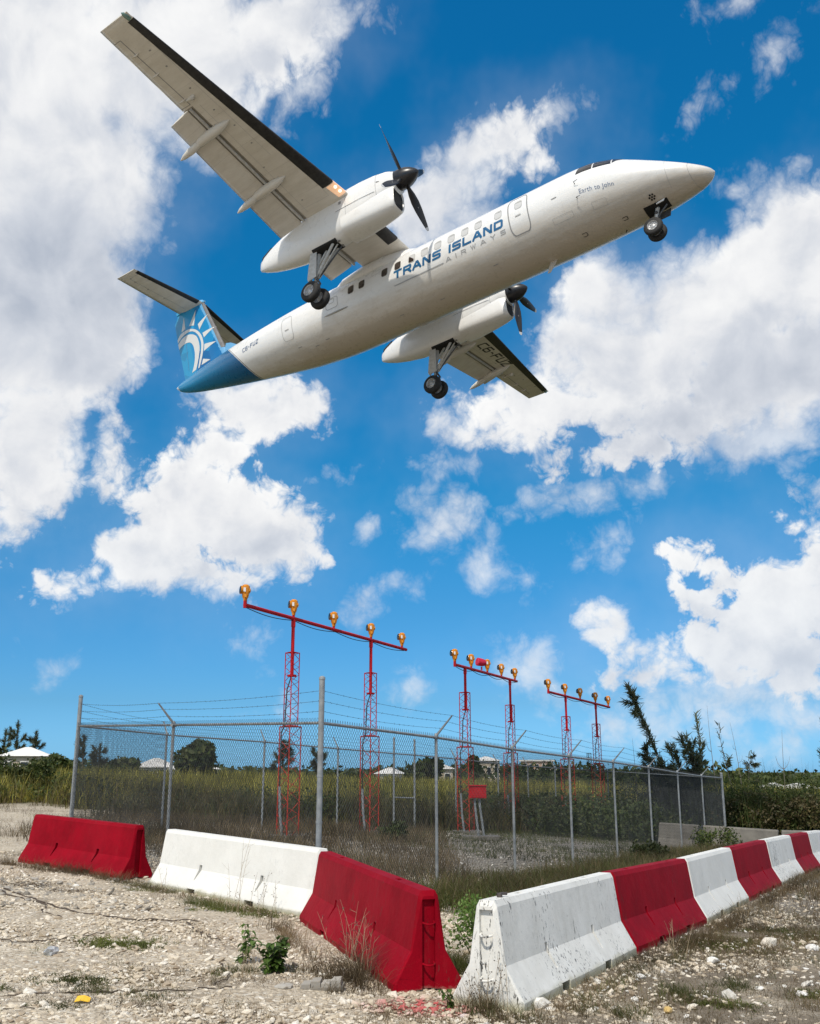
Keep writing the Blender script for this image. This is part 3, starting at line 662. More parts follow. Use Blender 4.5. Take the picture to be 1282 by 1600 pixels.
# left row, far to near; foot line faces the camera side, body behind it
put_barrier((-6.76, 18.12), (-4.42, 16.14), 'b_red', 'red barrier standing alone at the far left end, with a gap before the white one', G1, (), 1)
put_barrier((-3.86, 15.62), (-1.30, 12.98), 'b_clean', 'clean white barrier left of the near red one, in front of the corner fence post', G1, (), 2)
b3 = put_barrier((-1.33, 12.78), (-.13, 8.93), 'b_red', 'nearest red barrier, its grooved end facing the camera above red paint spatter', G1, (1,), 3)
st_ = (0.80, 8.18); dd = dv_; nn_ = nv
labs = [('b_white', 'scuffed white barrier nearest the camera, with black paint chips and a steel stub on top'),
        ('b_red', 'red barrier directly behind the scuffed nearest white one in the right row'),
        ('b_clean', 'white barrier with rocks at its foot, between the first two red ones on the right'),
        ('b_red', 'second red barrier of the right row, grass against its foot'),
        ('b_white', 'white barrier with a dry grass stalk over its face, between the last two red ones'),
        ('b_red', 'farthest red barrier, last red one before the picture edge in the right row'),
        ('b_white', 'farthest white barrier, cut off by the right edge of the picture')]
# corner points of the row (foot line facing the track)
pts_ = [(0.86, 8.30), (2.37, 11.22), (3.86, 13.86), (5.30, 16.60), (6.78, 19.30), (8.22, 22.0), (9.62, 24.7), (11.0, 27.4)]
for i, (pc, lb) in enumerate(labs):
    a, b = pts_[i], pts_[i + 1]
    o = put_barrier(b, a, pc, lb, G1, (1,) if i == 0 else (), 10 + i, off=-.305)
    # body must lie on the fence side (left of travel a>b)
    if i == 0: near_white = o
# steel stub on the near white barrier
k = MB(); k.tube([(1.34, 0.0, .79), (1.34, 0, .842)], .024, 12); k.tube([(1.36, .0, .832), (1.30, .01, .836), (1.27, .035, .834)], .012, 8)
k.build('steel_stub', [varied('rusty_steel', (.06, .05, .045), (.13, .11, .10), 30, .6, metal=.5)], near_white)
gm = None
for a, b, lb in [((8.2, 34.9), (11.55, 33.0), 'bare grey barrier behind the right end of the chain link fence'), ((11.66, 32.95), (15.4, 31.4), 'bare grey barrier beyond the red and white row, cut off by the picture edge')]:
    put_barrier(a, b, 'b_grey', lb, 'bare grey barriers beyond the fence end', (), 30)

# ------------------------------------------------------------------ chain link fence
KF = 1.08
fence = empty('chain_link_fence', (-1.13 * KF, 12.97 * KF, tz(-1.13 * KF, 12.97 * KF)))
tag(fence, 'grey chain link fence with barbed wire closing off the approach light compound', 'fence')
F0 = Vector(fence.location)
def fl(p): return Vector(p) - F0
dR = Vector((math.cos(R(62)), math.sin(R(62)), 0)); mainp = Vector((-1.13 * KF, 12.97 * KF, 0))
right = [mainp] + [(Vector((.40, 15.72, 0)) + dR * 3.05 * i) * KF for i in range(0, 8)]
left = [mainp, Vector((-4.0, 17.26, 0)), Vector((-6.66, 20.5, 0))]
back = [left[-1], Vector((-6.3, 26.5, 0)), Vector((-4.1, 28.9, 0)), Vector((-2.2, 31.4, 0)), Vector((-.52, 33.4, 0)), Vector((.15, 34.1, 0)), Vector((1.6, 36.2, 0)), Vector((3.35, 39.3, 0)), Vector((4.75, 41.6, 0)), Vector((6.1, 43.4, 0)), Vector((8.9, 46.5, 0)), right[-1]]
H = 2.39
def zg(p): return tz(p.x, p.y)
def post(p, top, r=.030, arm=None):
    o = MB().tube([fl((p.x, p.y, zg(p) - .1)), fl((p.x, p.y, zg(p) + top))], r, 12)
    # dome cap
    o.tube([fl((p.x, p.y, zg(p) + top)), fl((p.x, p.y, zg(p) + top + .03)), fl((p.x, p.y, zg(p) + top + .05))], [r * 1.15, r * 1.1, r * .5], 12)
    for hz in (.45, 1.05, 1.65) if r > .036 else (): o.tube([fl((p.x, p.y, zg(p) + hz)), fl((p.x, p.y, zg(p) + hz + .03))], r * 1.12, 12)
    po = o.build('post', [M['galv']], fence)
    if arm is not None:
        a = MB(); b0 = Vector((p.x, p.y, zg(p) + top + .01)); b1 = b0 + Vector((arm.x * .3, arm.y * .3, .33))
        sidev = Vector((-arm.y, arm.x, 0)) * .016
        a.rings([[fl(b0 - sidev + Vector((0, 0, .02))), fl(b0 + sidev + Vector((0, 0, .02))), fl(b0 + sidev - Vector((0, 0, .03))), fl(b0 - sidev - Vector((0, 0, .03)))],
                 [fl(b1 - sidev), fl(b1 + sidev), fl(b1 + sidev - Vector((0, 0, .02))), fl(b1 - sidev - Vector((0, 0, .02)))]])
        ao = a.build('barbed_wire_arm', [M['galv']], po)
        return [b0.lerp(b1, t_) for t_ in (.35, .68, .98)]
nR = Vector((dR.y, -dR.x, 0)); dL = (left[2] - left[0]).normalized(); nL = Vector((-dL.y, dL.x, 0)); nL = nL if nL.y < 0 else -nL
heights = {}
wiresR = []; wiresL = []; wiresB = []
def vert(p, hs=(H + .14, H + .28, H + .42)): return [Vector((p.x, p.y, zg(p) + q)) for q in hs]
post(mainp, H + .57, .040); post(left[2], H + .55, .040); post(right[-1], H + .12, .045)
wR = [vert(mainp)]
for p in right[1:-1]: wR.append(post(p, H, .026, nR))
wR.append(vert(right[-1], (H + .04, H + .08, H + .11)))
wL = [vert(mainp), post(left[1], H, .026, nL), vert(left[2])]
nB = Vector((-.55, .83, 0)); wB = [vert(left[2])]
for i, p in enumerate(back[1:-1]):
    if i in (3, 4): post(p, H + .45, .034); wB.append(vert(p))
    else: wB.append(post(p, H, .028, nB))
wB.append(vert(right[-1], (H + .04, H + .08, H + .11)))
for W3 in (wR, wL, wB):
    for j in range(3):
        k = MB(); pts = []
        for i in range(len(W3) - 1):
            a, b = W3[i][j], W3[i + 1][j]; n_ = 8
            for q in range(n_): t_ = q / n_; pts.append(fl(a.lerp(b, t_) - Vector((0, 0, .035 * 4 * t_ * (1 - t_)))))
        pts.append(fl(W3[-1][j])); k.tube(pts, .0026, 4)
        # barbs
        for i in range(len(pts) - 1):
            a, b = Vector(pts[i]), Vector(pts[i + 1]); m_ = max(1, int((b - a).length / .125))
            for q in range(m_):
                c = a.lerp(b, (q + .5) / m_); v = Vector((random.uniform(-1, 1), random.uniform(-1, 1), random.uniform(-1, 1))).normalized() * .016
                k.tube([c - v, c + v], .0022, 3, False)
        k.build('barbed_wire', [M['wire']], fence, 0)
def run(P_, rail_r=.021, pitch=.064, wr=.0025):
    k = MB(); pts = [fl((p.x, p.y, zg(p) + H - .02)) for p in P_]
    # level couplings of the rail
    k.tube(pts, rail_r, 10)
    for p in P_[1:-1]:
        q = fl((p.x, p.y, zg(p) + H - .02)); k.tube([q - Vector((.05 * dR.x, .05 * dR.y, 0)), q + Vector((.05 * dR.x, .05 * dR.y, 0))], rail_r * 1.45, 10)
    k.build('top_rail', [M['galv']], fence)
    Vv = []; Ff = []
    def seg(a, b, r, n_):
        d = (b - a).normalized(); u = n_; v = d.cross(u).normalized(); base = len(Vv)
        for c in (a, b):
            for ang in (0, 2.094, 4.189): q = c + (u * math.cos(ang) + v * math.sin(ang)) * r; Vv.append((q.x, q.y, q.z))
        for i in range(3): j = (i + 1) % 3; Ff.append((base + i, base + j, base + 3 + j, base + 3 + i))
    for i in range(len(P_) - 1):
        a, b = P_[i], P_[i + 1]; d = (b - a); Ln = d.length; d.normalize(); n_ = Vector((d.y, -d.x, 0))
        za, zb = zg(a), zg(b)
        h0, h1 = .03, H + .012; dx = (h1 - h0) * .80
        def pt(u, h, o_): 
            q = a + d * u + n_ * o_; return fl((q.x, q.y, za + (zb - za) * u / Ln + h))
        u = -dx
        while u < Ln:
            for sgn in (1, -1):
                ua, ub = (u, u + dx) if sgn == 1 else (u + dx, u)
                ha, hb = h0, h1
                # clip to span
                pa = [ua, ha]; pb = [ub, hb]
                def clip(p, q, lim, ge):
                    if (p[0] >= lim) == ge or p[0] == lim: return p
                    t_ = (lim - p[0]) / (q[0] - p[0]); return [lim, p[1] + (q[1] - p[1]) * t_]
                if max(ua, ub) <= 0 or min(ua, ub) >= Ln: continue
                if pa[0] < 0: pa = clip(pa, pb, 0, True)
                if pb[0] < 0: pb = clip(pb, pa, 0, True)
                if pa[0] > Ln: pa = clip(pa, pb, Ln, False)
                if pb[0] > Ln: pb = clip(pb, pa, Ln, False)
                seg(pt(pa[0], pa[1], .002 * sgn - .028), pt(pb[0], pb[1], .002 * sgn - .028), wr, n_)
                if pb[1] > h1 - .01:
                    q0 = pt(pb[0], pb[1], -.028); seg(q0, q0 + Vector((.006 * sgn, 0, .038)), wr, n_)
            u += pitch
    link('chain_link_mesh', fast_mesh('chain_link_mesh', Vv, Ff, [M['wire']], False), fence)
run(right); run(left); run(back, .020, .07, .0024)
# cross brace between the two gate posts at the back
a, b = back[4], back[5]
MB().tube([fl((a.x, a.y, zg(a) + 1.0)), fl((b.x, b.y, zg(b) + 1.0))], .02, 8).build('gate_brace', [M['galv']], fence)

# ------------------------------------------------------------------ approach light rows
def lattice(k, x, y, z0, z1, wd, cell, r=.011, rb=.006, rot=0.0):
    rad = wd / math.sqrt(3) * 1.08
    L3 = [Vector((x + rad * math.cos(rot + a), y + rad * math.sin(rot + a), 0)) for a in (R(210), R(330), R(90))]
    for c in L3: k.tube([(c.x, c.y, z0), (c.x, c.y, z1)], r, 6)
    n_ = max(1, round((z1 - z0) / cell)); dz = (z1 - z0) / n_
    for i in range(n_):
        for j in range(3):
            a, b = L3[j], L3[(j + 1) % 3]
            if i % 2: a, b = b, a
            k.tube([(a.x, a.y, z0 + i * dz), (b.x, b.y, z0 + (i + 1) * dz)], rb, 4, False)
    for zz in (z0 + .01, z1 - .01):
        for j in range(3):
            a, b = L3[j], L3[(j + 1) % 3]; k.tube([(a.x, a.y, zz), (b.x, b.y, zz)], r, 6)
    return L3
LENS = (-.90, -.44, 0)          # the way the lamps face
def lamp_meshes():
    d = Vector((-.93, -.36, .06)).normalized()
    k = MB(); zs = [0, .06, .10, .20, .30, .37, .41]; rs = [.045, .05, .075, .092, .105, .10, .055]
    n_ = 10; rings = []
    for z_, r_ in zip(zs, rs): rings.append([Vector((math.cos(2 * PI * i / n_) * r_ * 1.0, math.sin(2 * PI * i / n_) * r_ * .92, z_)) for i in range(n_)])
    k.rings(rings)
    c0 = Vector((0, 0, .27)); k.tube([c0 + d * .03, c0 + d * .10, c0 + d * .13], [.085, .098, .104], 14)
    k.tube([c0 - d * .03, c0 - d * .10, c0 - d * .125], [.08, .07, .03], 10)
    k.box((0.02, -.085, .12), (.05, .05, .07)); k.box((-.05, -.06, .36), (.03, .03, .06))
    house = k.mesh('lamp', [M['amber']], 35)
    g_ = MB().tube([c0 + d * .131, c0 + d * .142, c0 + d * .150], [.096, .09, .05], 14).mesh('lens', [M['blackg']], 40)
    side = Vector((d.y, -d.x, 0)).normalized(); side = side if side.y < 0 else -side
    p0 = c0 + d * .045 + side * .101
    s_ = MB(); 
    pl_ = []
    for hh_ in (-.05, .05):
        pl_.append(p0 - d * .028 + Vector((0, 0, hh_))); pl_.append(p0 + d * .028 + Vector((0, 0, hh_)))
    s_.prism([pl_[0], pl_[1], pl_[3], pl_[2]], side, .003)
    return house, g_, s_.mesh('label_plate', [M['sticker']], None)
LM = lamp_meshes()
M['amber_red'] = varied('red_lamp_housing', (.62, .01, .06), (.5, .008, .03), 10, .4)
def put_lamp(parent, p, sc_=1.0, rz=0.0):
    a = link('lamp', LM[0], parent); a.location = p; a.scale = (sc_,) * 3; a.rotation_euler = (0, 0, rz)
    for nm, me in (('lens', LM[1]), ('label_plate', LM[2])): link(nm, me, a)
def light_row(A, B, lamp_t, masts, label, red=None):
    A = Vector(A); B = Vector(B); d = (B - A)
    base = A.lerp(B, .5); zb_ = tz(base.x, base.y)
    e = empty('approach_light_row', (base.x, base.y, zb_)); tag(e, label, 'approach lights', 'approach light rows inside the fence')
    O = Vector((base.x, base.y, zb_)); f_ = lambda p: Vector(p) - O
    du = d.normalized()
    k = MB(); k.tube([f_(A - du * .02), f_(B + du * .18)], .048, 10)
    for t_ in lamp_t: p = A.lerp(B, t_); k.tube([f_(p + Vector((0, 0, .02))), f_(p + Vector((0, 0, .11)))], .034, 8)
    k.tube([f_(A + Vector((0, 0, -.07))), f_(A + Vector((0, 0, .13)))], .045, 8)
    k.build('crossbar', [M['red_steel']], e)
    # slack feed cable slung below the bar
    k = MB(); pts = []
    for t_ in np.linspace(0, 1, 61):
        p = A.lerp(B, float(t_)); s_ = abs(math.sin(t_ * PI * 4)) * .07; pts.append(f_(p + Vector((0, 0, -.05 - s_))))
    k.tube(pts, .011, 5); k.build('cable', [M['cable']], e)
    for t_ in lamp_t: put_lamp(e, f_(A.lerp(B, t_) + Vector((0, 0, .09))))
    if red is not None:
        p = A.lerp(B, red) + Vector((0, 0, .06)); dd_ = Vector((-.86, -.45, .1)).normalized(); k = MB()
        k.tube([f_(p), f_(p + Vector((0, 0, .12)))], .03, 8)
        c = p + Vector((0, 0, .27)); k.tube([f_(c - dd_ * .17), f_(c - dd_ * .15), f_(c - dd_ * .05), f_(c + dd_ * .06), f_(c + dd_ * .17)], [.05, .10, .13, .14, .145], 16)
        ro = k.build('red_lamp', [M['amber_red']], e)
        MB().tube([f_(c + dd_ * .171), f_(c + dd_ * .185)], [.13, .11], 16).build('lens', [M['amber_red']], ro)
    for (t_, zl, zu, zp) in masts:
        p = A.lerp(B, t_); g0 = tz(p.x, p.y)
        O3 = lambda z_: z_ - O.z
        k = MB(); px, py = p.x - O.x, p.y - O.y
        rot = math.atan2(d.y, d.x)
        lattice(k, px, py, O3(g0 - .05), O3(zl), .50, .30, .015, .008, rot)
        me_o = k.build('mast_base', [M['orange_steel']], e)
        k = MB(); lattice(k, px, py, O3(zl), O3(zu), .335, .19, .013, .0075, rot)
        k.build('lattice_mast', [M['red_steel']], e)
        k = MB(); k.tube([(px, py, O3(zp)), (px, py, O3(p.z))], .046, 10); k.tube([(px, py, O3(zp) - .02), (px, py, O3(zp) + .03)], .12, 8)
        k.tube([(px, py, O3(p.z) - .22), (px, py, O3(p.z) - .04)], .058, 10)
        k.build('pole', [M['red_steel']], e)
        k = MB(); k.tube([(px, py - .05, O3(zp)), (px - .10, py - .1, O3(zp) - .35), (px - .13, py - .14, O3(zl)), (px - .20, py - .2, O3(zl) - .15), (px - .20, py - .2, O3(g0 + 1.2))], .017, 6)
        k.build('cable', [M['cable']], e)
        k = MB(); k.tube([(px - .20, py - .2, O3(g0 + 1.25)), (px - .17, py - .2, O3(g0 + .6)), (px - .10, py - .2, O3(g0 - .03))], .034, 8)
        k.build('conduit', [M['galv']], e)
        MB().box((px, py, O3(g0) + .02), (.9, .9, .14)).build('concrete_pad', [M['b_grey']], e)
light_row((-4.0, 24.0, 5.66), (-.2, 32.0, 5.54), (0, .25, .49, .745, .985), [(.25, 2.87, 4.75, 4.14), (.745, 2.76, 4.60, 3.98)], 'nearest and largest row of five amber lamps on two red lattice masts')
light_row((1.45, 32.5, 5.10), (4.19, 40.0, 5.22), (0, .232, .485, .729, .985), [(.141, 2.53, 4.30, 3.72), (.885, 2.44, 4.24, 3.60)], 'middle row of amber lamps on two lattice masts, with one red lamp among them', .392)
light_row((5.47, 40.0, 4.80), (9.18, 47.0, 4.64), (0, .25, .493, .76, 1.0), [(.255, 2.24, 3.94, 3.38), (.76, 2.08, 3.80, 3.24)], 'farthest and smallest row of five amber lamps, next to the casuarina')
# red junction box on two pipes
jb = empty('junction_box', (2.02, 31.0, tz(2.02, 31))); tag(jb, 'red metal electrical box on two bent grey pipes inside the fence', 'electrical box')
z0 = jb.location.z
k = MB(); k.box((0, 0, 1.16 - z0), (.50, .26, .35)); k.box((0, -.005, 1.345 - z0), (.54, .32, .03)); k.build('cabinet', [M['red_steel']], jb)
k = MB(); k.box((0, -.134, 1.16 - z0), (.44, .008, .29)); k.box((.17, -.142, 1.16 - z0), (.02, .012, .06)); k.build('cabinet_door', [M['red_steel']], jb)
for sx in (-1, 1):
    MB().tube([(sx * .07 - .02, 0, .99 - z0), (sx * .07 - .01, 0, .75 - z0), (sx * .08 + .09, 0, .10), (sx * .08 + .10, 0, -.05)], .036, 8).build('pipe', [M['galv']], jb)
MB().box((.05, 0, .03), (1.1, .8, .14)).build('concrete_pad', [M['b_grey']], jb)

# ------------------------------------------------------------------ trees and plants
def foliage_mesh(name, L, m): V, Fc = join(L); return fast_mesh(name, V, Fc, [m], False)
def needles(path, n, ln, spread, droop=.4, wdt=.016):
    """thin needles hanging off a branch path"""
    P_ = np.array(path); seg_ = np.diff(P_, axis=0); sl = np.linalg.norm(seg_, axis=1); cum = np.concatenate([[0], np.cumsum(sl)])
    t_ = (rng.random(n) ** .8) * cum[-1]; i = np.clip(np.searchsorted(cum, t_) - 1, 0, len(seg_) - 1)
    p = P_[i] + seg_[i] * ((t_ - cum[i]) / np.maximum(sl[i], 1e-6))[:, None]
    dirs = seg_[i] / sl[i][:, None]
    d = dirs * .95 + rng.normal(0, .42, (n, 3)); d[:, 2] -= droop * .35; d /= np.linalg.norm(d, axis=1)[:, None]
    L_ = ln * rng.uniform(.4, 1.25, n)[:, None]
    s = np.cross(d, rng.normal(0, 1, (n, 3))); s /= np.linalg.norm(s, axis=1)[:, None]
    p = p + rng.normal(0, spread, (n, 3))
    w_ = wdt
    V = np.stack([p - s * w_, p + s * w_, p + d * L_ * .6 + s * w_ * 1.6 - np.array([0, 0, .03]), p + d * L_ - np.array([0, 0, droop * .12])], 1).reshape(-1, 3)
    k = np.arange(n) * 4
    Fc = np.stack([np.stack([k, k + 1, k + 2], -1), np.stack([k, k + 2, k + 3], -1)], 1).reshape(-1, 3)
    return V, Fc
def curve_path(a, b, bend, n=7):
    a, b = np.array(a, float), np.array(b, float); bend = np.array(bend, float)
    return [tuple(a + (b - a) * t_ + bend * 4 * t_ * (1 - t_)) for t_ in np.linspace(0, 1, n)]
def casuarina(x, y, limbs, label, group=None, cat='tree', trunk_r=.07, dens=1.0, name='casuarina_tree', nl=.32):
    z = tz(x, y); e = empty(name, (x, y, z)); tag(e, label, cat, group)
    k = MB(); L = []
    for (pth, r0, n_, side) in limbs:
        rr = [r0 * (1 - .85 * i / (len(pth) - 1)) for i in range(len(pth))]
        k.tube(pth, rr, 6)
        P_ = np.array(pth)
        for j in range(side):
            t_ = rng.uniform(.25, .97); i = min(int(t_ * (len(pth) - 1)), len(pth) - 2); p = P_[i] + (P_[i + 1] - P_[i]) * (t_ * (len(pth) - 1) - i)
            dv = (P_[-1] - P_[0]); dv = dv / np.linalg.norm(dv)
            d = dv * .55 + rng.normal(0, .55, 3); d /= np.linalg.norm(d); ln_ = rng.uniform(.35, .8) * (1.15 - t_ * .6)
            q = curve_path(p, p + d * ln_, (0, 0, -.04), 4); k.tube(q, [.010, .008, .006, .003], 4, False)
            L.append(needles(q, int(70 * dens), nl * .8, .03))
        L.append(needles(pth[len(pth) // 3:], int(n_ * dens), nl, .035))
    k.build('trunk', [M['bark']], e); link('crown', foliage_mesh('crown', L, M['casu']), e)
    return e
# the wind bent casuarina beyond the right end of the fence; heights above its foot
bx, by = 12.15, 45.6; bz = tz(bx, by)
def rp(px, pz): return (px - bx, 0.0, pz - bz)
limbs = [
 (curve_path((0, 0, -.1), (-2.35, -.2, 5.45 - bz), (.05, 0, .0), 12), .05, 620, 12),
 (curve_path((0.05, 0, 0), (.70, .1, 4.25 - bz), (.30, 0, -.2), 12), .04, 230, 5)]
rr0 = random.Random(21)
for i in range(16):
    ex = rr0.uniform(-2.0, .5); ez = rr0.uniform(1.9, 3.3) - .3 * abs(ex + .2) - .4 * max(ex, 0) - bz
    limbs.append((curve_path((rr0.uniform(-.15, .15), rr0.uniform(-.3, .3), rr0.uniform(0, .6)), (ex, rr0.uniform(-.5, .5), ez), (.15, 0, -.15), 7), .022, 130, 6))
for i in range(2): limbs.append((curve_path((.25 + .1 * i, 0, 2.2 - bz), (-.1 + .28 * i, .1, 3.15 + .12 * i - bz), (.1, 0, 0), 5), .014, 90, 2))
casuarina(bx, by, limbs, 'tall dark casuarina leaning two feathery arms apart behind the fence, right of the farthest lights', nl=.38)
bx2, by2 = 14.6, 47.0; bz2 = tz(bx2, by2)
casuarina(bx2, by2, [(curve_path((0.7, 0, 0), (-.4, 0, 3.9 - bz2), (-.2, 0, -.2), 7), .035, 90, 3), (curve_path((.5, 0, .4), (1.0, 0, 2.6 - bz2), (0, 0, 0), 5), .02, 60, 4)], 'thin half bare casuarina just right of the fence end post', None, dens=.8)
bx3, by3 = 18.9, 45.0; bz3 = tz(bx3, by3)
casuarina(bx3, by3, [(curve_path((0, 0, 0), (-.3, 0, 5.2 - bz3), (.1, 0, .2), 7), .05, 500, 9), (curve_path((0, 0, .4), (-.9, 0, 2.6 - bz3), (0, 0, 0), 5), .025, 200, 4), (curve_path((0, 0, 1.4), (-.7, 0, 4.0 - bz3), (0, 0, 0), 5), .025, 150, 4)], 'casuarina half cut off by the right edge of the picture')
# bare saplings over the hedge
def sapling(x, y, top, lean, label, n=4, seed=0):
    rr = random.Random(seed); z = tz(x, y); e = empty('bare_sapling', (x, y, z)); tag(e, label, 'sapling', 'leafless saplings over the right hand scrub')
    k = MB(); h = top - z
    p = curve_path((0, 0, -.1), (lean, 0, h), (rr.uniform(-.12, .12), 0, 0), 9); k.tube(p, [.028 * (1 - .88 * i / 8) for i in range(9)], 5)
    b = MB()
    for j in range(n):
        t_ = rr.uniform(.45, .8); i = int(t_ * 8); q = Vector(p[i]); s_ = rr.choice((-1, 1)); l_ = rr.uniform(.5, 1.0) * (1.1 - t_)
        b.tube(curve_path(q, q + Vector((s_ * l_ * .7, rr.uniform(-.3, .3), l_ * 1.25)), (s_ * .06, 0, -.06), 5), [.012, .009, .007, .005, .003], 4)
    k.build('stem', [M['bark']], e); b.build('twigs', [M['bark']], e)
sapling(14.25, 47.5, 4.75, -.35, 'tallest leafless sapling, between the casuarina and the fence end', 5, 1)
sapling(15.1, 47.0, 3.95, -.35, 'leafless sapling leaning left beside the thin casuarina', 4, 2)
sapling(16.7, 46.0, 3.55, .05, 'leafless forked sapling standing clear over the hedge', 6, 3)
sapling(18.2, 45.5, 2.85, .1, 'short leafless sapling near the right edge of the picture', 4, 4)
sapling(10.2, 46.5, 3.2, -.1, 'thin leafless sapling left of the tall casuarina', 3, 5)
sapling(10.7, 47.0, 4.0, .15, 'leafless sapling rising out of the tall casuarina', 3, 6)

def tree(name, x, y, h, r, label, group=None, m='bush', blobs=7, flat=.8, ph=.35, seed=0, size=.42, lowc=0.0):
    rr = random.Random(seed); z = tz(x, y); e = empty(name, (x, y, z)); tag(e, label, 'tree' if 'bush' not in name else 'bush', group)
    k = MB(); k.tube([(0, 0, -.2), (.05, 0, h * .35), (0, .05, h * .7)], [r * .09, r * .065, r * .03], 7)
    L = []
    for i in range(blobs):
        a = rr.uniform(0, 2 * PI); q = rr.uniform(0, .62) * r; c = (math.cos(a) * q, math.sin(a) * q, h * (1 - ph) + rr.uniform(-.5, .42) * h * ph - lowc)
        rb = r * rr.uniform(.38, .62); L.append(flecks(c, rb, 260, size, (1.05, 1, flat)))
        k.tube([(0, 0, h * .35), (c[0] * .5, c[1] * .5, (h * .35 + c[2]) / 2), c], [r * .03, r * .02, r * .01], 4)
    k.build('trunk', [M['bark']], e); link('crown', foliage_mesh('crown', L, M[m]), e)
    return e
GT = 'trees on the skyline beyond the field'
tree('bushy_tree', -17.9, 88, 4.1, 2.3, 'round dark green tree on the skyline right of the long white roofs', GT, seed=3, size=.5, ph=.5, blobs=9)
tree('bushy_tree', -19.2, 92, 4.9, 1.5, 'darker taller tree directly behind the round one on the skyline', GT, 'casu', seed=4, size=.5, ph=.5)
tree('bushy_tree', -27.5, 100, 2.9, 1.6, 'low green tree between the two long white roofs', GT, seed=5, size=.5, ph=.6)
tree('bushy_tree', -48.0, 112, 5.2, 3.2, 'big light green tree at the left edge, behind the white hip roof', GT, seed=6, size=.6, ph=.55, blobs=12)
tree('bushy_tree', -34.4, 100, 3.0, 2.4, 'spreading green tree right of the white hip roof', GT, seed=7, size=.5, ph=.6, blobs=9)
tree('bushy_tree', 10.2, 170, 5.4, 2.0, 'small round tree standing up behind the middle row of lights', GT, seed=8, size=.8, ph=.5)
tree('bushy_tree', 2.0, 120, 3.6, 2.6, 'low broad tree left of the white houses in the centre', GT, seed=9, size=.7, ph=.5)
def pine(x, y, h, label, seed):
    rr = random.Random(seed); L = []
    pth = curve_path((0, 0, 0), (rr.uniform(-.2, .2), 0, h), (0, 0, 0), 6)
    limbs = [(pth, .10, 500, 9)] + [(curve_path((0, 0, h * t_), (rr.choice((-1, 1)) * rr.uniform(.5, .9), rr.uniform(-.5, .5), h * t_ + rr.uniform(.5, 1.1)), (0, 0, -.1), 4), .03, 170, 2) for t_ in (.35, .45, .5, .6, .7, .75)]
    casuarina(x, y, limbs, label, GT, name='pine_tree', nl=.55)
pine(-47.5, 124, 6.6, 'tallest dark pine of the clump above the white hip roof', 1); pine(-50.0, 126, 5.6, 'dark pine left of the tallest one in the clump above the hip roof', 2); pine(-45.6, 125, 5.4, 'dark pine right of the tallest one in the clump above the hip roof', 3)
pine(-39.4, 124, 4.9, 'lone thin pine between the hip roof and the left fence corner', 4); pine(-37.5, 124, 3.9, 'shortest pine just left of the left fence corner', 5)
pine(-12.2, 98, 4.1, 'thin flat topped pine seen through the left fence bay', 6); pine(-9.6, 110, 3.6, 'small pine seen through the fence left of the main post', 7)

# ------------------------------------------------------------------ houses
M['roof_w'] = varied('white_roof', (.78, .76, .72), (.68, .66, .62), 2, .6)
M['wall_c'] = varied('cream_wall', (.62, .52, .40), (.55, .46, .36), 1, .8)
M['wall_p'] = varied('peach_wall', (.70, .47, .33), (.62, .42, .30), 1, .8)
M['glass_d'] = mat('dark_window_glass', (.03, .035, .04), .15)[0]
def house(x, y, w_, d_, h, label, roof='hip', rz=0.0, wall='wall_c', wins=3, zoff=0.0, rh=1.2, floors=1):
    z = tz(x, y) + zoff; e = empty('house', (x, y, z), rz); tag(e, label, 'house', 'houses beyond the field')
    MB().box((0, 0, h / 2 - 1), (w_, d_, h + 2)).build('wall', [M[wall]], e, 0)
    k = MB(); o_ = .4
    if roof == 'hip':
        b = [(-w_ / 2 - o_, -d_ / 2 - o_, h), (w_ / 2 + o_, -d_ / 2 - o_, h), (w_ / 2 + o_, d_ / 2 + o_, h), (-w_ / 2 - o_, d_ / 2 + o_, h)]
        q = max(w_ / 2 - d_ / 2, .3); k.add(b + [(-q, 0, h + rh), (q, 0, h + rh)], [(0, 1, 5, 4), (1, 2, 5), (2, 3, 4, 5), (3, 0, 4), (3, 2, 1, 0)])
    else:
        for f_ in range(floors): k.box((0, 0, h * (f_ + 1) / floors + .1), (w_ + .9, d_ + .9, .35))
    k.build('roof', [M['roof_w']], e, 0)
    for f_ in range(floors):
        for i in range(wins):
            xx = -w_ / 2 + w_ * (i + .5) / wins; wz = h * (f_ + .5) / floors
            wf = MB().box((xx, -d_ / 2 - .03, wz), (w_ / wins * .55, .1, h / floors * .5)).build('window', [M['roof_w']], e, 0)
            MB().box((xx, -d_ / 2 - .09, wz), (w_ / wins * .45, .03, h / floors * .4)).build('pane', [M['glass_d']], wf, 0)
house(-40.2, 108, 4.6, 4.6, 2.0, 'house with a bright white hip roof at the left edge behind the field', rz=.25, zoff=.35, rh=.95)
house(-26.6, 108, 3.6, 4, .9, 'shorter of two long white roofed sheds behind the left fence bay', 'hip', .1, 'roof_w', 2, rh=.95, zoff=.55)
house(-22.1, 106, 4.2, 4, .8, 'longer of two long white roofed sheds, next to the round dark tree', 'hip', .1, 'roof_w', 3, rh=.95, zoff=.55)
house(-2.9, 150, 2.8, 6, .9, 'white hillside house seen between the tall back gate posts', 'hip', -.2, 'roof_w', 3, rh=.9, zoff=.4)
house(4.3, 150, 3.2, 5, 2.2, 'small grey white house right of the back gate posts', 'hip', .1, 'wall_c', 2, rh=.8)
house(14.0, 190, 4.0, 6, 4.0, 'low pale house on the skyline behind the middle row of lights', 'hip', .1, 'wall_c', 3, rh=.8)
house(30.8, 250, 7.6, 8, 5.2, 'large peach coloured block of flats with flat roofs on the far right skyline', 'flat', -.1, 'wall_p', 5, floors=2, zoff=-.3)
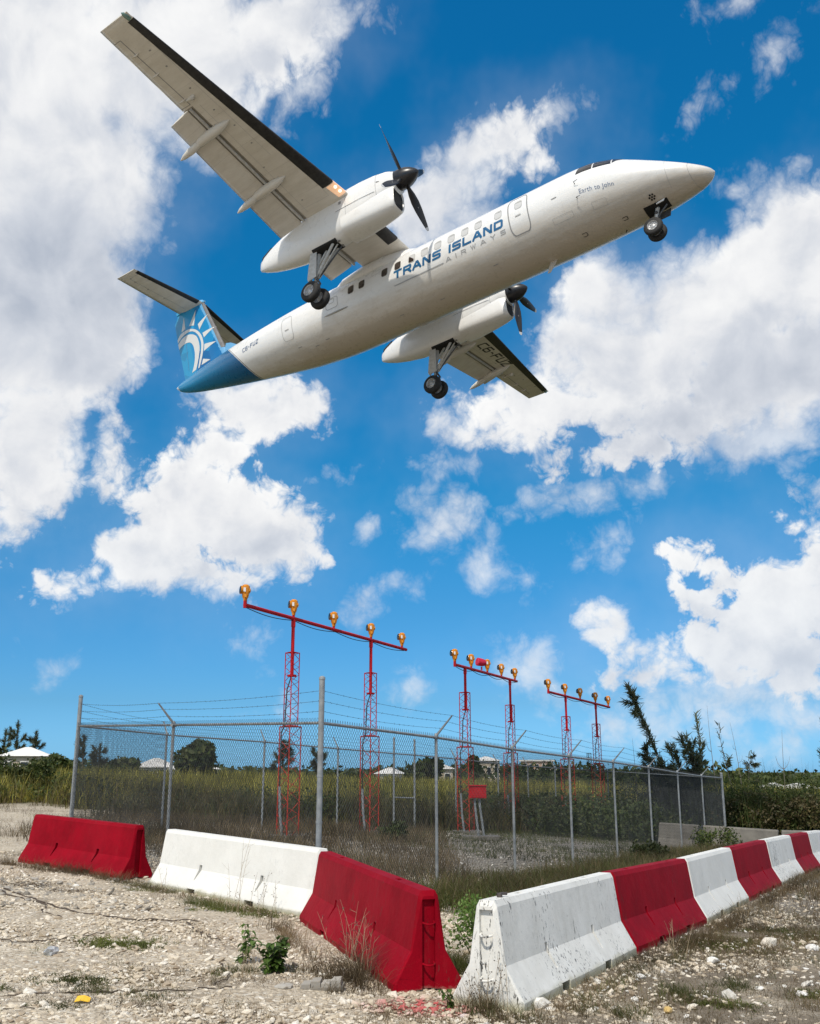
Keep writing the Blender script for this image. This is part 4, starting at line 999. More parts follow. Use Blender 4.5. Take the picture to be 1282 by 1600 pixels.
house(37.5, 250, 5.2, 7, 3.2, 'low peach wing right of the block of flats', 'flat', .0, 'wall_p', 3, zoff=-.3)
house(45.5, 130, 2.4, 5, 1.5, 'white house roof just showing over the hedge at the right', 'hip', .0, 'wall_c', 3, rh=.7, zoff=-.85)
house(52.5, 140, 4.0, 5, 1.4, 'long cream house showing over the hedge by the right picture edge', 'hip', .0, 'wall_c', 3, rh=.7, zoff=-.85)
# far radio mast
k = MB(); lattice(k, 0, 0, 0, 6.3, .8, .6, .05, .03); e = empty('radio_mast', (37.4, 215, tz(37.4, 215))); tag(e, 'thin grey radio mast on the skyline right of the peach flats', 'mast'); k.build('lattice_mast', [M['wire']], e)

# ------------------------------------------------------------------ weeds on the gravel
def leaf_plant(x, y, h, label, stems, seed, lw=.035, ll=.09):
    rr = random.Random(seed); z = tz(x, y); e = empty('leafy_weed', (x, y, z)); tag(e, label, 'weed')
    k = MB(); lf = MB()
    for s_ in range(stems):
        a = rr.uniform(0, 2 * PI); sp_ = rr.uniform(.03, .20) * (1 if stems > 3 else .6); hh_ = h * rr.uniform(.65, 1.05)
        p = curve_path((rr.uniform(-.03, .03), rr.uniform(-.03, .03), -.01), (math.cos(a) * sp_, math.sin(a) * sp_, hh_), (0, 0, .01), 7)
        k.tube(p, [.0045 * (1 - .6 * i / 6) for i in range(7)], 5)
        for i in range(1, 7):
            for q in range(3):
                b = rr.uniform(0, 2 * PI); dl = Vector((math.cos(b), math.sin(b), rr.uniform(-.25, .45))).normalized(); l_ = ll * rr.uniform(.6, 1.25) * (1.1 - .06 * i)
                c = Vector(p[i]); sd_ = dl.cross(Vector((0, 0, 1))).normalized(); up = sd_.cross(dl); w2 = lw * rr.uniform(.7, 1.2)
                V = [c, c + dl * l_ * .3 + sd_ * w2 * .8 + up * .008, c + dl * l_ * .3, c + dl * l_ * .3 - sd_ * w2 * .8 + up * .008, c + dl * l_ * .65 + sd_ * w2 * .7 - up * .006, c + dl * l_ * .65 - up * .014, c + dl * l_ * .65 - sd_ * w2 * .7 - up * .006, c + dl * l_ - up * .035]
                lf.add(V, [(0, 1, 2), (0, 2, 3), (1, 4, 5, 2), (2, 5, 6, 3), (4, 7, 5), (5, 7, 6)])
    k.build('stem', [M['twig']], e); lf.build('leaves', [M['weed']], e, 60)
leaf_plant(-1.22, 9.62, .27, 'bushiest green leafy weed, left of the nearest red barrier', 11, 1, .036, .10)
leaf_plant(-1.56, 9.98, .32, 'slimmer green leafy weed left of the bushiest one', 3, 2, .030, .09)
leaf_plant(.30, 8.42, .15, 'tiny leafy sprig at the grooved end of the nearest white barrier', 2, 5, .02, .04)
# bushy weed growing in the gap between the two nearest barriers
def shrub(x, y, r, h, label, m='bush', n=900, size=.05, seed=0, stemr=.008):
    z = tz(x, y); e = empty('shrub', (x, y, z)); tag(e, label, 'shrub')
    rr = random.Random(seed); k = MB(); L = []
    for i in range(7):
        a = rr.uniform(0, 2 * PI); q = r * rr.uniform(.2, .8); c = (math.cos(a) * q, math.sin(a) * q, h * rr.uniform(.45, .85)); k.tube(curve_path((0, 0, 0), c, (0, 0, .03), 4), [stemr, stemr * .8, stemr * .6, stemr * .4], 4)
        L.append(flecks(c, r * .5, n // 7, size, (1, 1, .8), .2))
    k.build('stem', [M['twig']], e); link('leaves', foliage_mesh('leaves', L, M[m]), e)
shrub(.62, 10.35, .42, .62, 'feathery green shrub growing behind the gap between the two nearest barriers', 'weed', 1800, .035, 1)
shrub(9.1, 31.6, .7, .8, 'green shrub in front of the bare grey barrier by the fence end', 'bush', 1500, .07, 2, .02)
shrub(5.6, 24.6, .45, .5, 'low tangled shrub on the mound in front of the right fence', 'bush', 1300, .07, 3, .015)
shrub(-17.6, 41.0, 1.6, 1.9, 'dark feathery bush in the field near the left edge', 'bush', 3600, .15, 4, .03)
shrub(-15.0, 40.5, 1.1, 1.5, 'smaller dark bush beside the feathery one in the field', 'bush', 2400, .14, 5, .03)
shrub(-.35, 27.5, .5, .45, 'dark green clump at the foot of the second mast of the nearest lights', 'bush', 1000, .08, 6, .015)
# dead stalks leaning over the barriers
def stalks(x, y, n, h, label, seed, spread=.15, seedhead=True, lean=.35):
    rr = random.Random(seed); z = tz(x, y); e = empty('dead_weed', (x, y, z)); tag(e, label, 'dead weed')
    k = MB(); hd = MB()
    for i in range(n):
        a = rr.uniform(0, 2 * PI); b0 = Vector((rr.uniform(-spread, spread), rr.uniform(-spread, spread) * .6, 0)); hh_ = h * rr.uniform(.5, 1.1); l_ = lean * rr.uniform(.1, 1) * hh_
        p = curve_path(b0, b0 + Vector((math.cos(a) * l_, math.sin(a) * l_, hh_)), (0, 0, hh_ * .08), 6); k.tube(p, [.0028, .0025, .0022, .002, .0016, .001], 4, False)
        for j in range(3):
            q = Vector(p[2 + j]); v = Vector((rr.uniform(-1, 1), rr.uniform(-1, 1), rr.uniform(.3, 1))).normalized() * h * .12; k.tube([q, q + v], [.0015, .0008], 3, False)
            if seedhead: hd.box(q + v, (.008, .008, .008))
    k.build('stalks', [M['dry_s']], e)
    if seedhead: hd.build('seed_heads', [M['twig']], e, 0)
M['dry_s'] = varied('dry_stalk', (.24, .18, .11), (.36, .29, .19), 20, .8)
stalks(-.48, 9.35, 16, .62, 'dead brown weed standing against the nearest red barrier', 1, .14)
stalks(-1.95, 13.0, 12, .48, 'dry stalks with seed heads in front of the clean white barrier', 2, .3)
stalks(-2.15, 13.15, 4, 1.05, 'two long pale grass stalks bending in front of the left white barrier', 7, .1, False, .5)
stalks(-2.0, 10.35, 5, .30, 'single dark dead weed standing on the pale gravel', 3, .03)
stalks(.58, 8.32, 14, .42, 'dead twigs leaning on the grooved end of the nearest white barrier', 4, .16)
stalks(-1.38, 9.35, 12, .24, 'dry tuft at the foot of the slimmer leafy weed', 5, .09, False)
stalks(4.35, 13.5, 12, .42, 'dead stems against the white barrier with rocks at its foot', 6, .2, False, .6)
stalks(-3.5, 14.95, 3, .36, 'curled dry stem in front of the left end of the clean white barrier', 8, .05, False, .9)
stalks(2.75, 11.1, 10, .34, 'brown stems against the red barrier behind the scuffed white one', 9, .12, False, .6)
stalks(-.9, 17.0, 14, .9, 'tall dry reeds inside the fence near the main post', 10, .2, False, .2)
stalks(-2.9, 17.2, 10, .95, 'tall dry reeds inside the fence behind the clean white barrier', 11, .2, False, .3)
# runners (creeping vines) over the gravel
def runner(pts, r, label):
    P_ = [(a, b, tz(a, b) + .012) for a, b in pts]; Q = []
    for i in range(len(P_) - 1):
        for j in range(8):
            t_ = j / 8; a = P_[i][0] + (P_[i + 1][0] - P_[i][0]) * t_ + .02 * math.sin(i * 5 + j * 1.3); b = P_[i][1] + (P_[i + 1][1] - P_[i][1]) * t_ + .02 * math.cos(i * 3 + j * 1.7)
            Q.append((a, b, tz(a, b) + .012 + .008 * math.sin(j * 2.1 + i)))
    o = MB().tube(Q, [r * (1 - .5 * i / len(Q)) for i in range(len(Q))], 5).build('vine_runner', [M['twig']]); tag(o, label, 'vine', 'creeping vine runners on the gravel')
runner([(-3.55, 8.15), (-2.9, 8.45), (-2.3, 8.6), (-1.8, 8.75), (-1.35, 8.95)], .008, 'long dark runner crossing the gravel at the lower left')
runner([(-3.6, 7.95), (-3.2, 7.9), (-2.7, 8.0)], .006, 'short runner near the lower left corner of the picture')
runner([(-5.6, 14.6), (-4.7, 13.5), (-4.0, 12.7), (-3.2, 12.3), (-2.3, 12.4)], .012, 'thick runner crossing from the left edge below the lone red barrier')
runner([(-6.3, 15.6), (-5.3, 14.0), (-4.5, 13.2), (-4.35, 12.6), (-3.9, 12.2)], .010, 'curling runner in front of the lone red barrier')
runner([(-4.6, 11.2), (-3.9, 10.6), (-3.5, 10.9), (-3.2, 11.4)], .007, 'thin runner on the pale gravel at the left edge')
runner([(-2.55, 12.2), (-2.2, 11.4), (-1.95, 11.1)], .009, 'short forked runner in front of the clean white barrier')
runner([(-1.75, 9.9), (-1.55, 9.3), (-1.65, 8.9)], .007, 'short stub of runner near the leafy weeds')

# ------------------------------------------------------------------ odd things lying about
def rock(x, y, s, label, m='wstone', seed=0, flat=.65, group=None, cat='rock'):
    import bmesh
    bm = bmesh.new(); bmesh.ops.create_icosphere(bm, subdivisions=2, radius=1); rr = random.Random(seed)
    ax = [Vector((rr.gauss(0, 1), rr.gauss(0, 1), rr.gauss(0, 1))).normalized() for _ in range(9)]
    for v in bm.verts:
        f_ = 1.0
        for a in ax:
            d = v.co.dot(a)
            if d > .62: f_ = min(f_, .62 / d)
        v.co = v.co * f_; v.co.x *= s * 1.25; v.co.y *= s; v.co.z *= s * flat
    me = bpy.data.meshes.new('rock'); bm.to_mesh(me); bm.free(); me.materials.append(M[m])
    o = link('rock', me); o.location = (x, y, tz(x, y) + s * flat * .45); o.rotation_euler = (0, 0, rr.uniform(0, 3)); tag(o, label, cat, group); return o
GR = 'larger loose rocks on the right hand gravel'
rock(4.05, 12.15, .115, 'cream rock at the foot of the second white barrier of the right row', 'stone', 1, .75, GR)
rock(4.45, 11.9, .085, 'pale flat rock right of the cream rock at the barrier foot', 'wstone', 2, .6, GR)
rock(5.75, 13.6, .13, 'white lumpy rock half hidden in the dry grass on the right', 'wstone', 3, .7, GR)
rock(6.0, 13.5, .10, 'white rock touching the lumpy one in the dry grass', 'wstone', 4, .8, GR)
rock(4.45, 9.55, .14, 'large flat white rock near the right edge on the gravel', 'wstone', 5, .5, GR)
rock(2.1, 9.9, .05, 'white stone just right of the near red barrier of the right row', 'wstone', 6, .8, GR)
rock(3.05, 10.9, .07, 'pale stone in front of the red barrier behind the scuffed one', 'wstone', 7, .6, GR)
rock(3.9, 8.4, .06, 'small cream stone at the bottom right', 'stone', 8, .8, GR)
M['ystone'] = varied('ochre_stone', (.50, .33, .10), (.62, .45, .2), 12, .8)
rock(2.02, 8.55, .045, 'ochre yellow stone on the gravel right of the scuffed white barrier', 'ystone', 9, .7, GR)
rock(-1.04, 8.95, .09, 'flat grey stone under the bushiest leafy weed', 'gstone', 10, .4)
# broken block
k = MB(); rr = random.Random(5)
for i in range(4): k.prism([(-.17 + i * .085, -.05, 0), (-.09 + i * .085, -.055, 0), (-.095 + i * .085, .05, .0), (-.165 + i * .085, .05, 0)], (0.02, 0, 1), .055 + .02 * (i % 2))
k.box((0, .0, .012), (.36, .13, .028))
o = k.build('broken_block', [M['gstone']], None, 0); o.location = (-.72, 8.95, tz(-.72, 8.95) + .012); o.rotation_euler = (R(8), R(-4), R(-8)); tag(o, 'broken grey concrete block piece lying left of the nearest red barrier', 'rubble')
# yellow scrap
M['yel'] = mat('yellow_plastic', (.80, .48, .03), .4)[0]
k = MB(); k.add([(-.055, -.03, .0), (.0, -.045, .012), (.06, -.03, .0), (.055, .02, .02), (.0, .035, .035), (-.05, .03, .03)], [(0, 1, 4, 5), (1, 2, 3, 4)])
o = k.build('plastic_scrap', [M['yel']], None, 0); me_ = o.data; o.location = (-2.47, 8.22, tz(-2.47, 8.22) + .018); md = o.modifiers.new('s', 'SOLIDIFY'); md.thickness = .003; tag(o, 'crumpled yellow plastic scrap on the gravel at the lower left', 'litter')
# crumpled clear plastic
k = MB(); rr = random.Random(9)
import bmesh
bm = bmesh.new(); bmesh.ops.create_icosphere(bm, subdivisions=2, radius=.07)
for v in bm.verts: v.co *= rr.uniform(.65, 1.15); v.co.z *= .8
me = bpy.data.meshes.new('plastic_bag'); bm.to_mesh(me); bm.free()
me.materials.append(varied('grey_film', (.30, .31, .32), (.5, .5, .5), 30, .25)); o = link('plastic_bag', me); o.location = (-3.35, 10.05, tz(-3.35, 10.05) + .04); tag(o, 'small crumpled grey plastic bag on the gravel near the left edge', 'litter')

# ------------------------------------------------------------------ aeroplane
def plane_white():
    m, t, b = mat('aircraft_white_paint', (.80, .80, .79), .28, coat=.35)
    o = t.new('ShaderNodeTexCoord').outputs['Object']
    mp = t.new('ShaderNodeMapping'); t.l.new(o, mp.inputs[0]); mp.inputs[3].default_value = (.35, 1.4, 1.4)
    n1 = t.maprange(t.noise(mp.outputs[0], 2.2, 7, .65), .45, .75, 0, .30)
    c = t.mix(n1, (.80, .80, .79, 1), (.64, .60, .54, 1))
    # belly grime with the brown underside shading painted in, ragged upper edge
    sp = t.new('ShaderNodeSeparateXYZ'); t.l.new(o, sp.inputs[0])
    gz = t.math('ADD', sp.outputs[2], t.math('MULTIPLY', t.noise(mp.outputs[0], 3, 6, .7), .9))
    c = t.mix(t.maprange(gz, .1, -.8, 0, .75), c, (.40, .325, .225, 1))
    # skin panel joints
    for axis, per, wd in ((0, 1.62, .006),):
        f_ = t.math('FRACT', t.math('DIVIDE', sp.outputs[axis], per)); ln = t.math('LESS_THAN', f_, wd / per)
        c = t.mix(t.math('MULTIPLY', ln, .28), c, (.25, .24, .22, 1))
    t.l.new(c, b.inputs['Base Color'])
    t.l.new(t.maprange(t.noise(o, 5, 4, .6), .3, .7, .22, .42), b.inputs['Roughness'])
    bump(t, b, t.noise(o, 1.3, 3, .5), .06, .05)
    return m
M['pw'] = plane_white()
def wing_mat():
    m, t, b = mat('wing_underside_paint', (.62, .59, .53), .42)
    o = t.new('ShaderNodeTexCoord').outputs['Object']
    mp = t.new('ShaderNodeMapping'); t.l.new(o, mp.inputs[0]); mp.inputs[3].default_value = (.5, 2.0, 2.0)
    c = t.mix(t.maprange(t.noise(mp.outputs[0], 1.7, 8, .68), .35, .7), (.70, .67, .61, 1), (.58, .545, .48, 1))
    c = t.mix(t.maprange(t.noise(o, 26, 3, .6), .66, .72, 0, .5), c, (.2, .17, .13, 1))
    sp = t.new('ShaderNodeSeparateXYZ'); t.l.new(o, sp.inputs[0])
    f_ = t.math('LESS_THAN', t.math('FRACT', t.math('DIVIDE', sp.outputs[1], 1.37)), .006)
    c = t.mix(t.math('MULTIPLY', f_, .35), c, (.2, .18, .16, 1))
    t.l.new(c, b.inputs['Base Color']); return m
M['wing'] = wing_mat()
M['boot'] = varied('deicing_boot_rubber', (.012, .012, .013), (.03, .029, .028), 6, .5)
M['bootg'] = varied('grey_boot_rubber', (.10, .10, .105), (.16, .155, .15), 6, .5)
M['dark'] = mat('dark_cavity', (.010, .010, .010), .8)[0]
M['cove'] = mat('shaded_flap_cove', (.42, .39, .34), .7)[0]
M['gear'] = varied('grey_gear_paint', (.55, .55, .53), (.42, .41, .38), 9, .4)
M['gear_d'] = varied('dark_gear_steel', (.05, .05, .052), (.12, .12, .12), 14, .4, metal=.4)
M['chrome'] = mat('pale_blade_tip', (.6, .6, .6), .4)[0]
M['rim'] = varied('wheel_rim', (.55, .55, .55), (.35, .35, .35), 20, .35, metal=.4)
M['prop'] = mat('black_propeller', (.014, .014, .016), .32)[0]
M['seal'] = mat('grey_door_seal', (.26, .26, .26), .5)[0]
M['seal2'] = mat('light_panel_line', (.40, .40, .39), .5)[0]
M['winw'] = mat('white_window_plug', (.56, .56, .55), .35)[0]
M['wind'] = mat('dark_cabin_window', (.045, .035, .030), .12, coat=.5)[0]
M['wscr'] = mat('cockpit_glass', (.012, .010, .012), .12, spec=.3)[0]
M['tblue'] = varied('title_blue', (.008, .085, .22), (.02, .16, .34), .35, .35, coat=.3)
M['tgrey'] = mat('title_grey', (.36, .36, .36), .4)[0]
M['regdk'] = mat('registration_black', (.03, .03, .035), .45)[0]
M['navy'] = mat('registration_navy', (.10, .16, .28), .4)[0]
M['fwhite'] = mat('emblem_white', (.60, .61, .60), .4)[0]
M['pink'] = mat('landing_light_lens', (.75, .45, .30), .1, coat=1, emit=(1, .62, .36), es=.5)[0]
M['lamp_on'] = mat('landing_lamp_lit', (1, .9, .8), .2, emit=(1, .82, .6), es=2.2)[0]
M['navg'] = mat('green_position_light', (.10, .20, .17), .05, coat=1)[0]
def hull_mat():
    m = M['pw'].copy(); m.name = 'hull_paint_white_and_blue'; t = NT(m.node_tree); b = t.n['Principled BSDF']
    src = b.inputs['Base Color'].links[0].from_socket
    o = t.new('ShaderNodeTexCoord').outputs['Object']; sp = t.new('ShaderNodeSeparateXYZ'); t.l.new(o, sp.inputs[0])
    s_ = t.math('MULTIPLY', sp.outputs[0], -1.0)
    # curved paint line of the blue tail
    lim = t.math('ADD', 20.5, t.math('MULTIPLY', sp.outputs[2], .86))
    lim = t.math('ADD', lim, t.math('MULTIPLY', t.math('POWER', t.math('ABSOLUTE', t.math('SUBTRACT', sp.outputs[2], .4)), 2.0), .12))
    d = t.math('SUBTRACT', s_, lim)
    blue = t.mix(t.maprange(d, .1, 4.2), (.003, .10, .25, 1), (.008, .26, .50, 1))
    c = t.mix(t.math('GREATER_THAN', d, 0.0), src, blue)
    pin = t.math('LESS_THAN', t.math('ABSOLUTE', t.math('ADD', d, .05)), .018); c = t.mix(pin, c, (.12, .12, .12, 1))
    # white tail cone tip
    c = t.mix(t.math('GREATER_THAN', t.math('ADD', s_, t.math('MULTIPLY', sp.outputs[2], -.45)), 24.62), c, (.66, .66, .64, 1))
    t.l.new(c, b.inputs['Base Color']); return m
M['hull'] = hull_mat()
def fin_mat():
    m, t, b = mat('fin_blue_paint', (.02, .2, .5), .35, coat=.15, spec=.3)
    o = t.new('ShaderNodeTexCoord').outputs['Object']; sp = t.new('ShaderNodeSeparateXYZ'); t.l.new(o, sp.inputs[0])
    # x = -s ; painted facets of several blues
    mp = t.new('ShaderNodeMapping'); t.l.new(o, mp.inputs[0]); mp.inputs[2].default_value = (0, R(24), 0); mp.inputs[3].default_value = (.9, 0.0, .55)
    v = t.new('ShaderNodeTexVoronoi'); t.l.new(mp.outputs[0], v.inputs['Vector']); v.inputs['Scale'].default_value = 1.15
    sc_ = t.new('ShaderNodeSeparateColor'); t.l.new(v.outputs['Color'], sc_.inputs[0])
    c = t.ramp(sc_.outputs[0], [(0, (.002, .09, .27)), (.35, (.006, .17, .42)), (.7, (.012, .30, .58)), (1, (.004, .12, .35))])
    # paler stripe along the leading edge: s - line(z)
    le = t.math('SUBTRACT', t.math('MULTIPLY', sp.outputs[0], -1.0), t.math('ADD', 21.24, t.math('MULTIPLY', sp.outputs[2], .485)))
    rag = t.math('ADD', le, t.math('MULTIPLY', t.noise(o, 5, 3, .6), .22))
    c = t.mix(t.math('MULTIPLY', t.math('LESS_THAN', rag, .42), .55), c, (.22, .50, .74, 1))
    # rudder and lower part lighter
    te = t.math('GREATER_THAN', t.math('SUBTRACT', t.math('MULTIPLY', sp.outputs[0], -1.0), t.math('MULTIPLY', sp.outputs[2], .28)), 23.55)
    c = t.mix(t.math('MULTIPLY', te, .5), c, (.03, .32, .52, 1))
    t.l.new(c, b.inputs['Base Color']); return m
M['fin'] = fin_mat()

PL = empty('passenger_plane'); tag(PL, 'white twin propeller airliner with a blue sun emblem tail, flying low with its wheels down', 'aeroplane')
yaw, pit, rol = -.595, .141, -.127
Rz = Matrix.Rotation(yaw, 3, 'Z'); Ry = Matrix(((math.cos(pit), 0, -math.sin(pit)), (0, 1, 0), (math.sin(pit), 0, math.cos(pit)))); Rx = Matrix.Rotation(rol, 3, 'X')
PL.matrix_world = Matrix.Translation((9.927, 28.95, 21.596)) @ (Rz @ Ry @ Rx).to_4x4()
def B(s, y, z): return (-s, y, z)

KS = np.array([0, .08, .25, .6, 1.1, 1.7, 2.4, 3.1, 4.0, 5.0, 6, 9, 12, 14, 15.2, 17, 19, 21, 22.5, 24, 24.8, 25.1])
KW = np.array([.03, .17, .34, .56, .79, 1.0, 1.18, 1.30, 1.38, 1.41, 1.41, 1.41, 1.41, 1.41, 1.41, 1.34, 1.14, .86, .62, .34, .17, .05])
KT = np.array([-.86, -.74, -.60, -.37, -.07, .29, .72, 1.12, 1.38, 1.42, 1.42, 1.42, 1.42, 1.42, 1.42, 1.38, 1.32, 1.24, 1.14, .98, .86, .76])
KB = np.array([-.90, -1.0, -1.10, -1.18, -1.22, -1.27, -1.34, -1.38, -1.40, -1.40, -1.40, -1.40, -1.40, -1.40, -1.37, -1.20, -.88, -.52, -.22, .12, .42, .66])
def pch(x, X, Y):
    x = np.atleast_1d(x).astype(float); h = np.diff(X); dl = np.diff(Y) / h; m_ = np.zeros_like(Y)
    m_[1:-1] = np.where(dl[:-1] * dl[1:] > 0, 2 * dl[:-1] * dl[1:] / (dl[:-1] + dl[1:] + 1e-12), 0); m_[0] = dl[0]; m_[-1] = dl[-1]
    i = np.clip(np.searchsorted(X, x) - 1, 0, len(h) - 1); t_ = (x - X[i]) / h[i]
    return (2 * t_**3 - 3 * t_**2 + 1) * Y[i] + (t_**3 - 2 * t_**2 + t_) * h[i] * m_[i] + (-2 * t_**3 + 3 * t_**2) * Y[i + 1] + (t_**3 - t_**2) * h[i] * m_[i + 1]
def hull(s, ph, off=0.0):
    """ph in degrees above the horizontal on the starboard side (-y)"""
    w_ = float(pch(s, KS, KW)[0]) + off; t_ = float(pch(s, KS, KT)[0]) + off; b_ = float(pch(s, KS, KB)[0]) - off
    a = R(ph); return Vector((-s, -w_ * math.cos(a), (t_ + b_) / 2 + (t_ - b_) / 2 * math.sin(a)))
ss = np.unique(np.concatenate([np.linspace(0, 1, 26) ** 2 * 4, np.linspace(4.2, 15, 40), np.linspace(15, 25.1, 44)]))
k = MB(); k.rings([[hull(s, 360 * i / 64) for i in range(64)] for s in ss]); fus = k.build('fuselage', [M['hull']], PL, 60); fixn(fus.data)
def patch(k, quad, off=.006, nu=8, nv=8, side=1):
    """quad: four (s, phi) corners; bilinear sheet just proud of the hull"""
    (a, b, c, d) = quad; V = []; F = []
    for j in range(nv + 1):
        for i in range(nu + 1):
            u, v = i / nu, j / nv
            s = (a[0] * (1 - u) + b[0] * u) * (1 - v) + (d[0] * (1 - u) + c[0] * u) * v; p = (a[1] * (1 - u) + b[1] * u) * (1 - v) + (d[1] * (1 - u) + c[1] * u) * v
            q = hull(s, p, off); q.y *= side; V.append(q)
    for j in range(nv):
        for i in range(nu): F.append((j * (nu + 1) + i, j * (nu + 1) + i + 1, (j + 1) * (nu + 1) + i + 1, (j + 1) * (nu + 1) + i))
    k.add(V, F)
def rrect(cs, cp, w_, h_, r=.35, n=6):
    """rounded rectangle outline in (s, phi deg); h_ in degrees"""
    pts = []
    for (sx, sy, a0) in ((1, 1, 0), (-1, 1, 90), (-1, -1, 180), (1, -1, 270)):
        for i in range(n + 1):
            a = R(a0 + 90 * i / n); pts.append((cs + sx * w_ / 2 * (1 - r) + math.cos(a) * w_ / 2 * r, cp + sy * h_ / 2 * (1 - r) + math.sin(a) * h_ / 2 * r))
    res_ = []
    for i in range(len(pts)):
        a, b = pts[i], pts[(i + 1) % len(pts)]; m_ = max(1, int(abs(b[1] - a[1]) / 4)); res_ += [(a[0] + (b[0] - a[0]) * j / m_, a[1] + (b[1] - a[1]) * j / m_) for j in range(m_)]
    return res_
def fill_out(k, pts, off, side=1, c=None):
    V = [hull(s, p, off) for s, p in pts]; cs = sum(p[0] for p in pts) / len(pts); cp = sum(p[1] for p in pts) / len(pts)
    mid = [hull(cs + (s - cs) * .5, cp + (p - cp) * .5, off) for s, p in pts]; n = len(pts); V = V + mid + [hull(cs, cp, off)]
    for v in V: v.y *= side
    k.add(V, [(i, (i + 1) % n, n + (i + 1) % n, n + i) for i in range(n)] + [(n + i, n + (i + 1) % n, 2 * n) for i in range(n)])
def outline(k, pts, wd, off, side=1, closed=True, hgt=.0):
    n = len(pts); P_ = [hull(s, p, off) for s, p in pts]; V = []
    for i in range(n):
        a = P_[(i - 1) % n] if closed or i else P_[i]; b = P_[(i + 1) % n] if closed or i < n - 1 else P_[i]
        t_ = (b - a).normalized(); nn = hull(pts[i][0], pts[i][1], off + 1) - P_[i]; nn.normalize(); q = nn.cross(t_)
        V += [P_[i] - q * wd / 2, P_[i] + q * wd / 2]
    for v in V: v.y *= side
    k.add(V, [(2 * i, 2 * i + 1, 2 * ((i + 1) % n) + 1, 2 * ((i + 1) % n)) for i in range(n if closed else n - 1)])
WIN = [(6.47, 13.2, 'p'), (7.29, 12.2, 'p'), (8.12, 11.6, 'p'), (8.69, 11.2, 'p'), (9.28, 11.0, 'p'), (9.87, 10.8, 'p'), (10.47, 10.5, 'p'), (11.05, 9.2, 'h'), (11.70, 9.0, 'd'), (12.32, 8.3, 'd'), (13.42, 7.0, 'd'), (13.95, 7.0, 'd')]
for side in (1, -1):
    for (s, p, ty) in WIN:
        k = MB(); fill_out(k, rrect(s, p, .27, 15.5, .55), .006, side); 
        fr = k.build('window', [M['winw'] if ty != 'd' else M['wind']], fus, 60)
        k = MB(); outline(k, rrect(s, p, .285, 16.2, .55), .016, .009, side); k.build('window_frame', [M['seal2']], fr, 60)
        if ty == 'h':
            k = MB(); fill_out(k, [(s + .125, p + 3), (s + .12, p + 5.5), (s + .06, p + 4), (s - .11, p - 3.5), (s - .08, p - 7), (s + .1, p - 7), (s + .125, p - 4)], .011, side); k.build('pane', [M['wind']], fr, 60)
        elif ty == 'p' :
            k = MB(); fill_out(k, [(s + .12, p + 4), (s + .02, p + 7), (s - .12, p + 6.4), (s - .12, p + 3.5), (s + .02, p + 4.2)], .011, side); k.build('painted_plug_shade', [M['seal2']], fr, 60)  # shading on the white plug, painted as a darker sliver near its top
# forward door, aft service door, baggage door and their outlines
def door(name, s0, s1, p0, p1, side, wd=.035, handle=True, m='seal'):
    k = MB(); pts = rrect((s0 + s1) / 2, (p0 + p1) / 2, abs(s1 - s0), p1 - p0, .42, 8); outline(k, pts, wd, .008, side); o = k.build(name, [M[m]], fus, 60)
    if handle:
        k = MB(); patch(k, (((s0 + s1) / 2 + .12, (p0 * .6 + p1 * .4)), ((s0 + s1) / 2 - .10, (p0 * .6 + p1 * .4)), ((s0 + s1) / 2 - .10, (p0 * .6 + p1 * .4) + 2), ((s0 + s1) / 2 + .12, (p0 * .6 + p1 * .4) + 2)), .012, 3, 2, side); k.build('door_handle', [M['seal2']], o, 60)
    return o
door('emergency_door', 6.88, 6.12, -35, 33, 1, .042)
door('service_door', 17.62, 17.05, -33, 15, 1, .022, True, 'seal2')
door('exit_hatch', 15.20, 14.62, -12, 8, 1, .026, False, 'seal2')
k = MB(); outline(k, rrect(14.92, 1.5, .26, 8, .5), .02, .010); k.build('hatch_window', [M['seal2']], fus, 60)
door('passenger_door', 4.9, 4.1, -38, 35, -1, .035)
for (s0, s1, p0, p1) in [(5.35, 4.6, -44, -35), (3.9, 3.4, -47, -36), (9.3, 8.7, -80, -72), (17.9, 17.5, 20, 26), (13.0, 12.7, 28, 36), (12.95, 12.55, 14, 22)]:
    k = MB(); outline(k, rrect((s0 + s1) / 2, (p0 + p1) / 2, s0 - s1, p1 - p0, .15, 3), .010, .006); k.build('access_panel', [M['seal2']], fus, 60)
# lower scuff strake under the aft hatch
k = MB(); k.tube([hull(s, -20.5, .02) for s in (15.35, 15.2, 14.9, 14.6, 14.3, 14.15)], [.006, .03, .034, .034, .028, .006], 6); k.build('strake', [M['seal2']], fus)
# radome joint
k = MB(); outline(k, [(.60 + .10 * math.cos(R(a)), a) for a in range(0, 360, 10)], .014, .005); k.build('radome_joint', [M['seal2']], fus, 60)
k = MB(); outline(k, [(1.35, a) for a in range(-60, 60, 10)], .010, .005, 1, False); k.build('nose_panel', [M['seal2']], fus, 60)
# cockpit glazing: side pane, two front panes per side
for side in (1, -1):
    for quad in ([(4.24, 19), (3.66, 20), (3.66, 50), (4.12, 52)], [(3.62, 20.5), (3.00, 23), (3.04, 58), (3.60, 50.5)], [(2.96, 25), (2.62, 48), (3.02, 85), (2.98, 59)]):
        k = MB(); patch(k, quad, .008, 8, 8, side); k.build('windscreen', [M['wscr']], fus, 60)
